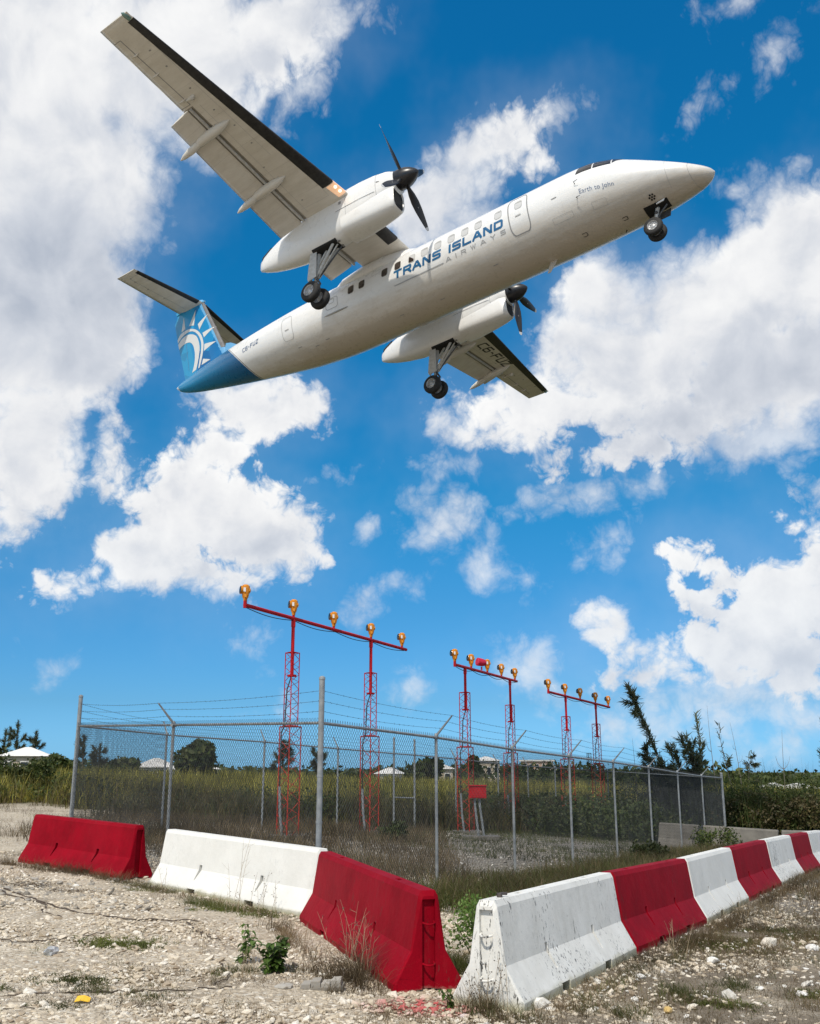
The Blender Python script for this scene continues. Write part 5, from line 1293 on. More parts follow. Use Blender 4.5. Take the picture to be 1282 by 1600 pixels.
# vents, probes, aerials
k = MB()
for i in range(7):
    a = R(60 * i); ds, dp = (0, 0) if i == 6 else (math.cos(a) * .085, math.sin(a) * 5.4)
    fill_out(k, [(2.02 + ds + .034 * math.cos(R(q)), -62 + dp + 2.1 * math.sin(R(q))) for q in range(0, 360, 36)], .010)
k.build('vent_grille', [M['dark']], fus, 60)
for (s, p) in ((4.28, 1), (4.30, -22)):
    q = hull(s, p, 0); n_ = (hull(s, p, 1) - q).normalized(); k = MB(); k.tube([q, q + n_ * .10, q + n_ * .13 + Vector((.16, 0, 0))], [.014, .012, .008], 6); k.build('pitot_probe', [M['dark']], fus)
q = hull(6.0, -97, 0); k = MB(); k.rings([[q + Vector((-.16, -.02, .03)), q + Vector((.12, 0, .03)), q + Vector((.12, .02, .03)), q + Vector((-.16, .02, .03))], [q + Vector((-.34, -.008, -.42)), q + Vector((-.22, -.008, -.42)), q + Vector((-.22, .008, -.42)), q + Vector((-.34, .008, -.42))]]); k.build('blade_aerial', [M['pw']], fus)
q = hull(3.3, -104, 0); k = MB(); k.tube([q, q + Vector((-.05, 0, -.10))], [.02, .008], 6); k.build('drain_mast', [M['dark']], fus)
for (s, p) in ((3.1, -78), (4.55, -75)):
    k = MB(); outline(k, rrect(s, p, .16, 6, .4, 3)[:20], .022, .010, 1, False); k.build('drain_vent', [M['dark']], fus, 60)
for (s, p) in ((17.0, -52), (16.2, -60), (15.6, -56), (12.2, -70), (10.4, -74), (5.1, -8), (7.9, -60)):
    k = MB(); patch(k, ((s + .10, p), (s - .10, p), (s - .10, p + 1.2), (s + .10, p + 1.2)), .014, 2, 1); k.build('drain_port', [M['seal']], fus, 60)
q = hull(2.5, 88, 0); k = MB(); k.tube([q, q + Vector((0, 0, .06))], [.03, .02], 6); k.build('beacon', [M['dark']], fus)

# ---- stroke lettering
GL = {'T': [[(0, 1), (1, 1)], [(.5, 1), (.5, 0)]], 'R': [[(0, 0), (0, 1), (.88, 1), (1, .88), (1, .58), (.88, .46), (0, .46)], [(.6, .46), (1.02, 0)]], 'A': [[(-.05, 0), (.42, 1), (.58, 1), (1.05, 0)], [(.18, .3), (.84, .3)]],
 'N': [[(0, 0), (0, 1), (.12, 1), (.9, 0), (1, 0), (1, 1)]], 'S': [[(1, 1), (.1, 1), (0, .92), (0, .60), (.1, .51), (.9, .49), (1, .40), (1, .08), (.9, 0), (0, 0)]], 'I': [[(0, 0), (0, 1)]],
 'L': [[(0, 1), (0, 0), (1, 0)]], 'D': [[(0, 0), (0, 1), (.86, 1), (1, .86), (1, .14), (.86, 0), (0.03, 0)]], 'W': [[(-.05, 1), (.25, 0), (.5, .95), (.75, 0), (1.05, 1)]], 'Y': [[(0, 1), (.5, .48), (1, 1)], [(.5, .48), (.5, 0)]],
 'C': [[(1, 1), (.1, 1), (0, .9), (0, .1), (.1, 0), (1, 0)]], '6': [[(1, 1), (.1, 1), (0, .9), (0, .1), (.1, 0), (.9, 0), (1, .1), (1, .46), (.9, .56), (0.05, .56)]], '-': [[(.1, .5), (.7, .5)]],
 'F': [[(1, 1), (0, 1), (0, 0)], [(0, .52), (.8, .52)]], 'U': [[(0, 1), (0, .1), (.1, 0), (.9, 0), (1, .1), (1, 1)]], 'Z': [[(0, 1), (1, 1), (0, 0), (1, 0)]]}
def letters(text, h, lw, t_, gap, slant=0.0, x0=0.0):
    """flat strokes -> list of polylines of quads in (x, y, layer)"""
    out_ = []; x = x0
    for ch in text:
        if ch == ' ': x += lw * .75; continue
        wd = 0 if ch == 'I' else (lw * .62 if ch == '-' else lw)
        for li, st in enumerate(GL[ch]):
            P_ = [np.array((x + t_ / 2 + a * max(wd - t_, 0 if ch != 'I' else 0), t_ / 2 + b * (h - t_))) for a, b in st]
            # square ends
            d0 = P_[1] - P_[0]; d0 /= np.linalg.norm(d0); d1 = P_[-1] - P_[-2]; d1 /= np.linalg.norm(d1)
            if li == 0: P_[0] = P_[0] - d0 * t_ / 2
            P_[-1] = P_[-1] + d1 * t_ / 2
            Lq = []
            for i in range(len(P_)):
                a = P_[max(i - 1, 0)]; b = P_[min(i + 1, len(P_) - 1)]
                if 0 < i < len(P_) - 1:
                    u = P_[i] - a; u /= np.linalg.norm(u); v = b - P_[i]; v /= np.linalg.norm(v); n1_ = np.array((-u[1], u[0])); n2_ = np.array((-v[1], v[0])); mm = n1_ + n2_; mm /= np.linalg.norm(mm); sc_ = min(1 / max(mm @ n1_, .35), 2.2); q = mm * sc_ * t_ / 2
                else:
                    u = (b - a) / np.linalg.norm(b - a); q = np.array((-u[1], u[0])) * t_ / 2
                Lq.append((P_[i] - q, P_[i] + q))
            for i in range(len(Lq) - 1):
                ln_ = np.linalg.norm(P_[i + 1] - P_[i]); m_ = max(1, int(ln_ / .06))
                for j in range(m_):
                    f0, f1 = j / m_, (j + 1) / m_; A0 = Lq[i][0] * (1 - f0) + Lq[i + 1][0] * f0; A1 = Lq[i][0] * (1 - f1) + Lq[i + 1][0] * f1; B0 = Lq[i][1] * (1 - f0) + Lq[i + 1][1] * f0; B1 = Lq[i][1] * (1 - f1) + Lq[i + 1][1] * f1
                    out_.append(([A0, A1, B1, B0], li))
        x += wd + gap if ch != 'I' else t_ + gap
    res = []
    for q, li in out_: res.append(([(p[0] + slant * p[1], p[1]) for p in q], li))
    return res, x - gap
def paint_letters(name, quads, fn, m, parent):
    k = MB()
    for q, li in quads: k.add([fn(p[0], p[1], li) for p in q], [(0, 1, 2, 3)])
    return k.build(name, [m], parent, 60)
DEG = 180 / PI / 1.41
for side in (1, -1):
    def on_hull(s0, p0, slope=0.0, sg=1):
        def fn(x, y, li):
            v = hull(s0 - x * sg, p0 + slope * x + y * DEG, .008 + .0015 * li); v.y *= side; return v
        return fn
    q1, w1_ = letters('TRANS', .345, .37, .088, .062, .16); q2, wtot = letters('ISLAND', .345, .37, .088, .062, .16, w1_ + .34); f_ = 4.78 / wtot
    sg = 1 if side == 1 else -1
    s0 = 11.93 if side == 1 else 7.1
    for qs in (q1, q2): paint_letters('airline_title', [([(p[0] * f_, p[1]) for p in q], li) for q, li in qs], on_hull(s0, -14.0, 0, sg), M['tblue'], fus)
    qs, wtot = letters('AIRWAYS', .165, .19, .030, .19, .10); f_ = 2.52 / wtot
    paint_letters('airline_subtitle', [([(p[0] * f_, p[1]) for p in q], li) for q, li in qs], on_hull(9.62 if side == 1 else 9.5, -25.2, .3 if side == 1 else 0, sg), M['tgrey'], fus)
    k = MB(); a, b = (11.95, 9.74) if side == 1 else (7.1, 9.3)
    patch(k, ((a, -24.6), (b, -25.2), (b, -23.4), (a, -22.8)), .008, 10, 1, side); k.build('title_stripe', [M['tgrey']], fus, 60)
    qs, wtot = letters('C6-FUZ', .20, .15, .030, .04, .12); f_ = 1.02 / wtot
    paint_letters('registration', [([(p[0] * f_, p[1]) for p in q], li) for q, li in qs], (lambda side, sg: lambda x, y, li: (lambda v: Vector((v.x, v.y * side, v.z)))(hull((20.10 if side == 1 else 19.0) - x * sg, -14 + 4.5 * x + y * 52, .008 + .0015 * li)))(side, sg), M['navy'], fus)
# name under the cockpit window
fc = bpy.data.curves.new('f', 'FONT'); fc.body = 'Earth to John'; fc.size = .255; fc.space_character = 1.05; fc.offset = -.0015; fo = bpy.data.objects.new('f', fc); col.objects.link(fo)
dg = bpy.context.evaluated_depsgraph_get(); dg.update(); tm = bpy.data.meshes.new_from_object(fo.evaluated_get(dg)); bpy.data.objects.remove(fo)
xm = max(v.co.x for v in tm.vertices)
for v in tm.vertices:
    x = v.co.x / xm * 1.20; q = hull(4.20 - x, -17.4 - 4.6 * x + v.co.y * DEG * 1.0, .009); v.co = q
tm.materials.clear(); tm.materials.append(M['navy']); link('nose_name', tm, fus)

# ---- wings
def shape(x): x = max(x, 0.0); return 10 * (.2969 * math.sqrt(x) - .126 * x - .3516 * x * x + .2843 * x ** 3 - .1036 * x ** 4)
def foil(s0, c, t_, zb, x):   # -> z upper, z lower at chord fraction
    f_ = shape(x); low = .24 + .0 * x
    return zb + c * t_ * (low + (1 - low) * f_), zb + c * t_ * low * (1 - f_)
def wgeo(y, sd=-1):
    y = abs(y)
    if y <= 3.94: return 11.56, 2.46, 1.29, .165
    q = (y - 3.94) / 9.76; return 11.56 + 1.30 * q + (.12 if sd > 0 else 0) * (1 - .4 * q), 2.46 - 1.26 * q - (.08 if sd > 0 else 0), 1.29 + .12 * (y - 3.94), .165 - .03 * q
def ring_at(y, x0, x1, sd, n=18):
    s0, c, zb, t_ = wgeo(y, sd); up = []; lo = []
    for i in range(n + 1):
        x = x0 + (x1 - x0) * (i / n) ** 2; u, l_ = foil(s0, c, t_, zb, x); up.append(Vector(B(s0 + c * x, y, u))); lo.append(Vector(B(s0 + c * x, y, l_)))
    return up[::-1] + lo[1:]
def lower(s, y, off=0.0):
    sd = 1 if y > 0 else -1; s0, c, zb, t_ = wgeo(y, sd); x = (s - s0) / c; return Vector(B(s, y, foil(s0, c, t_, zb, x)[1] - off))
for sd in (-1, 1):
    k = MB()
    def cutx(y): s0, c, _, _ = wgeo(y, sd); return (13.60 - s0) / c
    ysA = [0.0, 1.2, 2.5, 3.5, 3.94, 6, 8, 10.28]; k.rings([ring_at(sd * y, 0, cutx(y), sd) for y in ysA])
    ysB = [10.28, 11.5, 12.8, 13.45, 13.6]; rs = [ring_at(sd * y, 0, 1, sd) for y in ysB]; k.rings(rs)
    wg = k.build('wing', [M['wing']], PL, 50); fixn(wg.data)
    # tip cap and position light
    k = MB(); r0 = ring_at(sd * 13.6, 0, 1, sd); r1 = []
    cz = sum(v.z for v in r0) / len(r0)
    for v in r0: r1.append(Vector((v.x * 1.0, sd * 13.74, cz + (v.z - cz) * .35)))
    k.rings([r0, r1]); tp = k.build('wing_tip', [M['wing']], wg, 50); fixn(tp.data)
    s0, c, zb, t_ = wgeo(13.6, sd)
    k = MB(); k.tube([B(s0 + .10, sd * 13.52, zb + .05), B(s0 + .12, sd * 13.64, zb + .05), B(s0 + .16, sd * 13.74, zb + .06), B(s0 + .18, sd * 13.80, zb + .07)], [.09, .085, .06, .01], 10); k.build('position_light', [M['navg']], wg)
    # black rubber boots on the leading edge
    def boot(k, y0, y1, w0, w1, n=8):
        V = []; F = []; m_ = 12
        for i in range(n + 1):
            y = sd * (y0 + (y1 - y0) * i / n); s0, c, zb, t_ = wgeo(y, sd); wx = (w0 + (w1 - w0) * i / n)
            prof = []
            for j in range(m_ + 1):
                q = 1 - j / m_; x = (q ** 2) * wx * .7 / c; u, l_ = foil(s0, c, t_, zb, x); prof.append((x * c + s0 - .007 * (1 - q), u + .006))
            for j in range(1, m_ + 1):
                q = j / m_; x = (q ** 2) * wx / c; u, l_ = foil(s0, c, t_, zb, x); prof.append((x * c + s0 - .007 * (1 - q), l_ - .006))
            V += [B(a, y, b) for a, b in prof]
        mm = 2 * m_ + 1
        for i in range(n):
            for j in range(mm - 1): F.append((i * mm + j, i * mm + j + 1, (i + 1) * mm + j + 1, (i + 1) * mm + j))
        k.add(V, F)
    k = MB(); boot(k, 5.25 if sd < 0 else 5.3, 13.5, .45, .24); k.build('deicing_boot', [M['boot']], wg, 60)
    k = MB(); boot(k, 1.52, 2.72, .45, .45, 3); k.build('deicing_boot', [M['boot']], wg, 60)
    # landing light cover between boot and nacelle
    k = MB(); boot(k, 4.62, 5.22, .30, .33, 3); ll = k.build('landing_light', [M['pink']], wg, 60)
    for yy in (4.82, 5.05):
        s0, c, zb, t_ = wgeo(yy); MB().tube([B(s0 + .07, sd * yy, zb - .005 + .035), B(s0 + .05, sd * yy, zb + .005)], [.055, .05], 12).build('lamp', [M['lamp_on']], ll)
    # flaps: fore vane and main panel, dropped and set back
    for (ya, yb) in ((1.38, 3.42), (4.42, 10.22)):
        k = MB(); rs = []; vs = []
        for y in np.linspace(ya, yb, 5):
            s0, c, zb, t_ = wgeo(y, sd); q = (y - 3.94) / 9.76 if y > 3.94 else 0
            sA = 13.88; sB = 14.93 - .42 * max(q, 0); zA = zb + .03; zB = zb - .20 + .03 * q; ring = []
            for i in range(12):
                x = (i / 11) ** 1.6; f_ = shape(x) * .5; ring.append(Vector(B(sA + (sB - sA) * x, sd * y, zA + (zB - zA) * x + .15 * f_)))
            lo = [Vector(B(sA + (sB - sA) * (i / 11) ** 1.6, sd * y, zA + (zB - zA) * (i / 11) ** 1.6 - .05 * shape((i / 11) ** 1.6) * .5)) for i in range(12)]
            rs.append(ring[::-1] + lo[1:])
            vs.append(Vector(B(13.755, sd * y, zb + .02)))
        k.rings(rs); fl_ = k.build('flap', [M['wing']], wg, 50); fixn(fl_.data)
        k = MB(); k.tube(vs, .055, 8); k.build('flap_vane', [M['gear']], wg)
    # dark cove behind the rear spar
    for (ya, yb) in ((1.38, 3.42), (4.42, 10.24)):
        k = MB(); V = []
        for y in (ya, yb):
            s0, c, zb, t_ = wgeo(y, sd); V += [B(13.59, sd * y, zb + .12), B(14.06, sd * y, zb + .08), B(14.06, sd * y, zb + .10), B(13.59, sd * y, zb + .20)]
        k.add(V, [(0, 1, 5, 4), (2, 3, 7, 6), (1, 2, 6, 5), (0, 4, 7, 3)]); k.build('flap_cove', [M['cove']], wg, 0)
    # flap track fairings: forward canoe and drooped tail piece
    for yy in ((9.22, 6.42) if sd < 0 else (9.70, 6.6)):
        s0, c, zb, t_ = wgeo(yy, sd); zf = zb
        k = MB(); P0 = [(12.95, .0), (13.15, -.03), (13.5, -.07), (13.9, -.11), (14.25, -.16), (14.5, -.22)]; k.tube([B(a, sd * yy, zf + b) for a, b in P0], [.02, .11, .165, .175, .15, .08], 12); fr = k.build('flap_fairing', [M['wing']], wg)
        k = MB(); P0 = [(14.25, -.20), (14.45, -.24), (14.75, -.31), (15.05, -.39), (15.22, -.44)]; k.tube([B(a, sd * yy, zf + b) for a, b in P0], [.06, .13, .13, .085, .015], 12); k.build('fairing_tail', [M['wing']], fr)
    # aileron outline, hinges, tab and small fittings
    k = MB()
    def lstrip(k, a, b, wd=.012, off=.004):
        A_ = [lower(a[0] + (b[0] - a[0]) * t_, sd * (a[1] + (b[1] - a[1]) * t_), off) for t_ in np.linspace(0, 1, 7)]; d = (A_[-1] - A_[0]).normalized(); q = d.cross(Vector((0, 0, 1))) * wd / 2
        V = [];
        for p in A_: V += [p - q, p + q]
        k.add(V, [(2 * i, 2 * i + 1, 2 * i + 3, 2 * i + 2) for i in range(6)])
    lstrip(k, (13.62, 10.35), (13.75, 13.2), .03); lstrip(k, (13.62, 10.36), (14.02, 10.36), .02); lstrip(k, (13.75, 13.2), (14.03, 13.2), .02)
    k.build('aileron_gap', [M['seal']], wg, 0)
    for yy in (10.6, 11.75, 12.6):
        q = lower(13.7, sd * yy, 0); MB().tube([q + Vector((.12, 0, .0)), q + Vector((-.02, 0, -.035)), q + Vector((-.22, 0, .0))], [.012, .035, .01], 8).build('aileron_hinge', [M['wing']], wg)
    q = lower(13.35, sd * 10.55, 0); MB().tube([q + Vector((.10, 0, 0)), q + Vector((0, 0, -.05)), q + Vector((-.28, 0, -.02))], [.05, .085, .02], 10).build('hinge_fairing', [M['wing']], wg)
    for i in range(9):
        a = (12.9 + .42 * random.random(), 5.2 + i * .9 + random.random() * .3); k = MB(); lstrip(k, a, (a[0] + .07, a[1]), .05); k.build('drain_hole', [M['seal']], wg, 0)
    k = MB()
    for (a, b) in (((12.2, 4.9), (12.2, 7.4)), ((12.2, 4.9), (13.5, 4.9)), ((13.35, 4.7), (13.35, 10.2)), ((12.75, 7.4), (13.0, 13.2))): lstrip(k, a, b, .010)
    k.build('panel_joint', [M['seal2']], wg, 0)
# registration under the port wing
s0_, s1_ = 12.82, 12.95
qs, wtot = letters('C6-FUZ', .50, .42, .085, .09, .10); f_ = 2.75 / wtot
paint_letters('registration', [([(p[0] * f_, p[1]) for p in q], li) for q, li in qs], lambda x, y, li: lower(13.12 + .045 * x - y, 6.85 + x, .008 + .0015 * li), M['regdk'], PL)
# wing to body fairing
k = MB(); rs = []
for s, w_, zt_ in ((10.6, .3, 1.40), (11.1, .75, 1.55), (11.7, 1.12, 1.70), (12.6, 1.30, 1.76), (13.6, 1.32, 1.72), (14.6, 1.2, 1.62), (15.4, .8, 1.50), (16.0, .3, 1.40)):
    rs.append([Vector(B(s, w_ * math.cos(R(a)), .78 + (zt_ - .78) * max(math.sin(R(a)), -.05))) for a in range(0, 361, 15)][:-1])
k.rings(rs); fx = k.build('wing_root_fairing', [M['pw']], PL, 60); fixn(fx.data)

# ---- engine nacelles, propellers, main gear
def sup(s, zt_, zb_, hw_, y0, n=36, e_=2.5):
    out_ = []
    for i in range(n):
        a = 2 * PI * i / n; c_, s_ = math.cos(a), math.sin(a); out_.append(Vector(B(s, y0 + hw_ * math.copysign(abs(c_) ** (2 / e_), c_), (zt_ + zb_) / 2 + (zt_ - zb_) / 2 * math.copysign(abs(s_) ** (2 / e_), s_))))
    return out_
def wheel(parent, c, r, wd, name='wheel'):
    """tyre with tread grooves, child rim; axle along y"""
    c = Vector(c); prof = [(-.5, .55), (-.5, .74), (-.46, .86), (-.36, .95), (-.22, .99), (-.2, .975), (-.18, 1.0), (-.02, 1.0), (0, .98), (.02, 1.0), (.18, 1.0), (.2, .975), (.22, .99), (.36, .95), (.46, .86), (.5, .74), (.5, .55)]
    n = 40; k = MB(); k.rings([[c + Vector((math.cos(2 * PI * i / n) * q * r, p * wd, math.sin(2 * PI * i / n) * q * r)) for i in range(n)] for p, q in prof], False); ty = k.build(name, [M['rubber']], parent, 40); fixn(ty.data)
    k = MB()
    for sy in (-1, 1):
        k.rings([[c + Vector((math.cos(2 * PI * i / n) * q * r, sy * p * wd, math.sin(2 * PI * i / n) * q * r)) for i in range(n)] for p, q in ((.47, .58), (.50, .55), (.44, .50), (.22, .46), (.18, .30), (.30, .20), (.36, .10), (.36, .01))], False)
        for j in range(8):
            a = 2 * PI * j / 8; k.box(c + Vector((math.cos(a) * .36 * r, sy * .24 * wd, math.sin(a) * .36 * r)), (r * .10, .02, r * .10))
    return ty, k
for sd in (-1, 1):
    Y = sd * 3.95; hz = 1.38 if sd < 0 else 1.16
    dz = 0.0
    k = MB(); sec = [(9.78, hz + .36, hz - .42, .37), (10.1, 1.88, .70, .45), (10.6, 1.98, .45, .52), (11.2, 2.04, .15, .56), (11.8, 2.04, .0, .58), (12.6, 1.95, -.05, .58), (13.5, 1.82, -.05, .56), (14.3, 1.66, .0, .50), (15.0, 1.50, .12, .41), (15.6, 1.32, .27, .29), (16.05, 1.14, .44, .17), (16.28, 1.0, .56, .07), (16.33, .9, .64, .02)]
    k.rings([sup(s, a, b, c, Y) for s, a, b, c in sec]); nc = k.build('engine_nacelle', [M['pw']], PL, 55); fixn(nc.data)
    k = MB(); lip = [(9.98, .93, .22, .24), (9.86, .99, .15, .30), (9.80, 1.02, .12, .33), (9.86, 1.06, .08, .37), (10.1, 1.08, .03, .42), (10.6, 1.05, -.02, .48), (11.3, .9, -.045, .54), (12.0, .8, -.045, .56)]
    k.rings([sup(s, a, b, c, Y, 36, 3.2) for s, a, b, c in lip], False); it = k.build('air_intake', [M['pw']], nc, 55); fixn(it.data)
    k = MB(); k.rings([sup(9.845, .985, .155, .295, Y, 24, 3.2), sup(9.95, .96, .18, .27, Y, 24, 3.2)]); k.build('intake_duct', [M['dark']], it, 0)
    # exhaust port on the upper tail of the nacelle
    k = MB(); k.rings([sup(15.72, 1.42, 1.02, .17, Y, 16, 2.2), sup(16.16, 1.20, .84, .12, Y, 16, 2.2)]); k.build('exhaust', [M['dark']], nc, 60)
    # panel joints around the cowling
    for s_, a, b, c in ((10.45, 1.955, .52, .502), (11.75, 2.04, .012, .578)):
        k = MB(); r_a = sup(s_, a + .004, b - .004, c + .004, Y); r_b = sup(s_ + .012, a + .004, b - .004, c + .004, Y); k.rings([r_a, r_b], False); k.build('cowl_joint', [M['seal']], nc, 0)
    k = MB(); k.tube([B(10.5, Y - .505 * 1, .95), B(11.2, Y - .575, .92), B(12.2, Y - .592, .88)], .007, 4); k.build('cowl_joint', [M['seal']], nc)
    k = MB(); k.tube([B(10.3, Y - .47, 1.32), B(10.42, Y - .50, 1.34)], .02, 5); k.build('cowl_latch', [M['seal']], nc)
    for c_, d_ in (((12.0, -.585, 1.2), (.10, .02, .10)), ((12.4, -.15, -.055), (.12, .08, .02)), ((12.42, .12, -.055), (.05, .14, .02))): MB().box(B(c_[0], Y + c_[1], c_[2]), d_).build('access_panel', [M['seal']], nc)
    # propeller
    hub = Vector(B(9.54, Y, hz)); pr = empty('propeller'); pr.parent = PL; pr.location = hub
    k = MB(); k.rings([[Vector((a, math.cos(2 * PI * i / 28) * r_, math.sin(2 * PI * i / 28) * r_)) for i in range(28)] for a, r_ in ((-.26, .36), (-.20, .375), (0, .375), (.18, .34), (.36, .26), (.50, .165), (.59, .07), (.62, .01))]); k.build('spinner', [M['prop']], pr, 50)
    a0 = 45 if sd < 0 else 6
    for j in range(4):
        a = R(a0 + 90 * j); ra = Vector((0, math.cos(a), math.sin(a))); tg = Vector((0, -math.sin(a), math.cos(a))); ax = Vector((1, 0, 0)); rings = []
        for rr_, ch, tk, pa in ((.28, .13, .12, 62), (.42, .15, .10, 58), (.62, .24, .06, 52), (.9, .31, .04, 44), (1.2, .31, .03, 36), (1.5, .26, .022, 29), (1.78, .19, .015, 24), (1.96, .12, .010, 21), (2.0, .06, .006, 20)):
            cd = tg * math.cos(R(pa)) + ax * math.sin(R(pa)); nd = ax * math.cos(R(pa)) - tg * math.sin(R(pa)); rings.append([ra * rr_ + cd * (math.cos(R(q)) * ch / 2) + nd * (math.sin(R(q)) * tk / 2) for q in range(0, 360, 30)])
        k = MB(); k.rings(rings[:-1]); bl = k.build('blade', [M['prop']], pr, 50)
        k = MB(); 
        t0 = [p.lerp(q, .45) for p, q in zip(rings[-3], rings[-2])]; ce = sum(t0, Vector()) / 12; sc2 = lambda L_, f__: [(p - sum(L_, Vector()) / 12) * f__ + sum(L_, Vector()) / 12 for p in L_]
        k.rings([sc2(t0, 1.06), sc2(rings[-2], 1.10), sc2(rings[-1], 1.0)]); k.build('blade_tip', [M['chrome']], pr, 50)
        k = MB(); cd = tg * math.cos(R(40)) + ax * math.sin(R(40)); k.box(ra * 1.12 + ax * .028 - tg * .0, (.012, .05, .05)); k.build('blade_badge', [M['seal']], pr, 0)
    # wheel well, doors and main gear
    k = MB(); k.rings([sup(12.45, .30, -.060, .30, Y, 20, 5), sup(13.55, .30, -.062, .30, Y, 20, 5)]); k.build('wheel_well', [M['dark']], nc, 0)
    lg = empty('main_landing_gear'); lg.parent = PL; lg.location = B(13.5, Y, -.05); O = Vector(lg.location); q_ = lambda s, y, z: Vector(B(s, y, z)) - O
    zw = -1.80
    k = MB(); k.tube([q_(13.42, Y, .1), q_(13.56, Y, -.95), q_(13.60, Y, -1.25)], [.085, .08, .075], 12); k.tube([q_(13.59, Y, -1.2), q_(13.62, Y, zw + .05)], [.055, .05], 10); k.tube([q_(13.62, Y - .34, zw), q_(13.62, Y + .34, zw)], .05, 10); k.box(q_(13.60, Y, -1.42), (.16, .14, .26)); k.build('shock_strut', [M['gear']], lg)
    # long fairing door fixed to the leg
    k = MB()
    k.prism([q_(13.70, Y - .20, -.02), q_(13.40, Y - .20, .02), q_(13.44, Y - .20, -1.16), q_(13.80, Y - .20, -1.22), q_(13.84, Y - .20, -1.1)], (0, 1, 0), .03); k.prism([q_(13.72, Y - .17, -.02), q_(13.78, Y + .12, -.1), q_(13.90, Y + .10, -1.12), q_(13.82, Y - .17, -1.14)], (1, .1, 0), .02); k.build('gear_door', [M['gear']], lg, 0)
    # drag braces
    for (a_, b_, w_) in (((12.62, .16), (13.50, -1.05), .055), ((12.62, -.16), (13.50, -1.05), .055), ((13.02, .0), (13.54, -.62), .045)):
        k = MB(); k.tube([q_(a_[0], Y + a_[1], .02), q_(b_[0], Y + a_[1] * .35, b_[1])], w_, 8); k.build('drag_brace', [M['gear']], lg)
    for (a_, b_, w_, m_) in (((12.45, -.05), (13.58, -1.20), .03, 'gear'), ((12.35, .12), (13.58, -1.15), .028, 'gear_d')):
        k = MB(); k.tube([q_(a_[0], Y + a_[1], .04), q_(b_[0], Y + a_[1] * .3, b_[1])], w_, 8); k.build('drag_brace', [M[m_]], lg)
    k = MB(); k.tube([q_(13.50, Y - .05, -1.15), q_(13.36, Y - .05, -1.42), q_(13.55, Y - .03, -1.66)], .045, 8); k.tube([q_(13.40, Y - .07, -1.0), q_(13.50, Y - .09, -1.35), q_(13.42, Y - .07, -1.55), q_(13.56, Y - .05, -1.74)], .014, 6); k.build('torque_link', [M['gear_d']], lg)
    for yy in (-.265, .265):
        ty, k = wheel(lg, q_(13.62, Y + yy, zw), .405, .27); k.build('wheel_rim', [M['rim']], lg, 40)
# ---- nose gear
ng = empty('nose_landing_gear'); ng.parent = PL; ng.location = B(2.1, 0, -1.3); O = Vector(ng.location); q_ = lambda s, y, z: Vector(B(s, y, z)) - O
k = MB(); k.tube([q_(2.02, 0, -1.2), q_(2.20, 0, -1.85)], [.075, .065], 12); k.tube([q_(2.18, 0, -1.8), q_(2.25, 0, -2.1)], [.045, .045], 10); k.tube([q_(2.25, -.24, -2.1), q_(2.25, .24, -2.1)], .035, 10); k.build('shock_strut', [M['gear']], ng)
k = MB(); k.tube([q_(1.72, 0, -1.3), q_(2.16, 0, -1.72)], .035, 8); k.tube([q_(2.1, -.09, -1.5), q_(2.1, .09, -1.5)], .06, 8); k.tube([q_(2.12, .0, -1.75), q_(2.02, 0, -1.9), q_(2.2, 0, -2.04)], .028, 6); k.build('drag_brace', [M['gear_d']], ng)
for sy in (-1, 1):
    k = MB(); k.prism([q_(1.68, sy * .30, -1.26), q_(2.42, sy * .30, -1.33), q_(2.36, sy * .36, -1.52), q_(1.76, sy * .36, -1.50)] if sy > 0 else [q_(1.68, sy * .30, -1.27), q_(1.98, sy * .30, -1.32), q_(1.98, sy * .33, -1.40), q_(1.72, sy * .33, -1.38)], (0, 1, 0), .015); k.build('gear_door', [M['pw'] if sy < 0 else M['gear_d']], ng, 0)
for yy in (-.185, .185):
    ty, k = wheel(ng, q_(2.25, yy, -2.1), .33, .20); k.build('wheel_rim', [M['rim']], ng, 40)
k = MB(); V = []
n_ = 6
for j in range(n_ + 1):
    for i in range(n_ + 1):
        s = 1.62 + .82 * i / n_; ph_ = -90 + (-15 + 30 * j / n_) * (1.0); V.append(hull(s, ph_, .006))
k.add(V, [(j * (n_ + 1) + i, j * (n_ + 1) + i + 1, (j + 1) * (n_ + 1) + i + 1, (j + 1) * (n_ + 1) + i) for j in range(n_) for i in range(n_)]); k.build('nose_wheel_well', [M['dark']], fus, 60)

# ---- fin, rudder, tailplane
FZ = [(1.0, 21.75, 24.62), (1.4, 21.93, 24.72), (2.9, 22.66, 25.16), (4.45, 23.42, 25.56), (4.80, 23.60, 25.40), (5.12, 23.76, 25.55)]
def fin_s(z): zz = [f[0] for f in FZ]; return float(np.interp(z, zz, [f[1] for f in FZ])), float(np.interp(z, zz, [f[2] for f in FZ]))
def fin_y(s, z): a, b = fin_s(z); x = min(max((s - a) / (b - a), 0), 1); return .5 * shape(x) * (.30 - .03 * (z - 1))
def fring(z):
    a, b = fin_s(z); R_ = [Vector(B(a + (b - a) * x, -fin_y(a + (b - a) * x, z), z)) for x in [((11 - i) / 11) ** 1.5 for i in range(12)]]; L_ = [Vector(B(a + (b - a) * x, fin_y(a + (b - a) * x, z), z)) for x in [(i / 11) ** 1.5 for i in range(1, 12)]]; return R_ + L_
k = MB(); k.rings([fring(z) for z in (.6, 1.0, 1.4, 2.2, 2.9, 3.7, 4.45, 4.8, 5.12)]); fin = k.build('tail_fin', [M['fin']], PL, 50); fixn(fin.data)
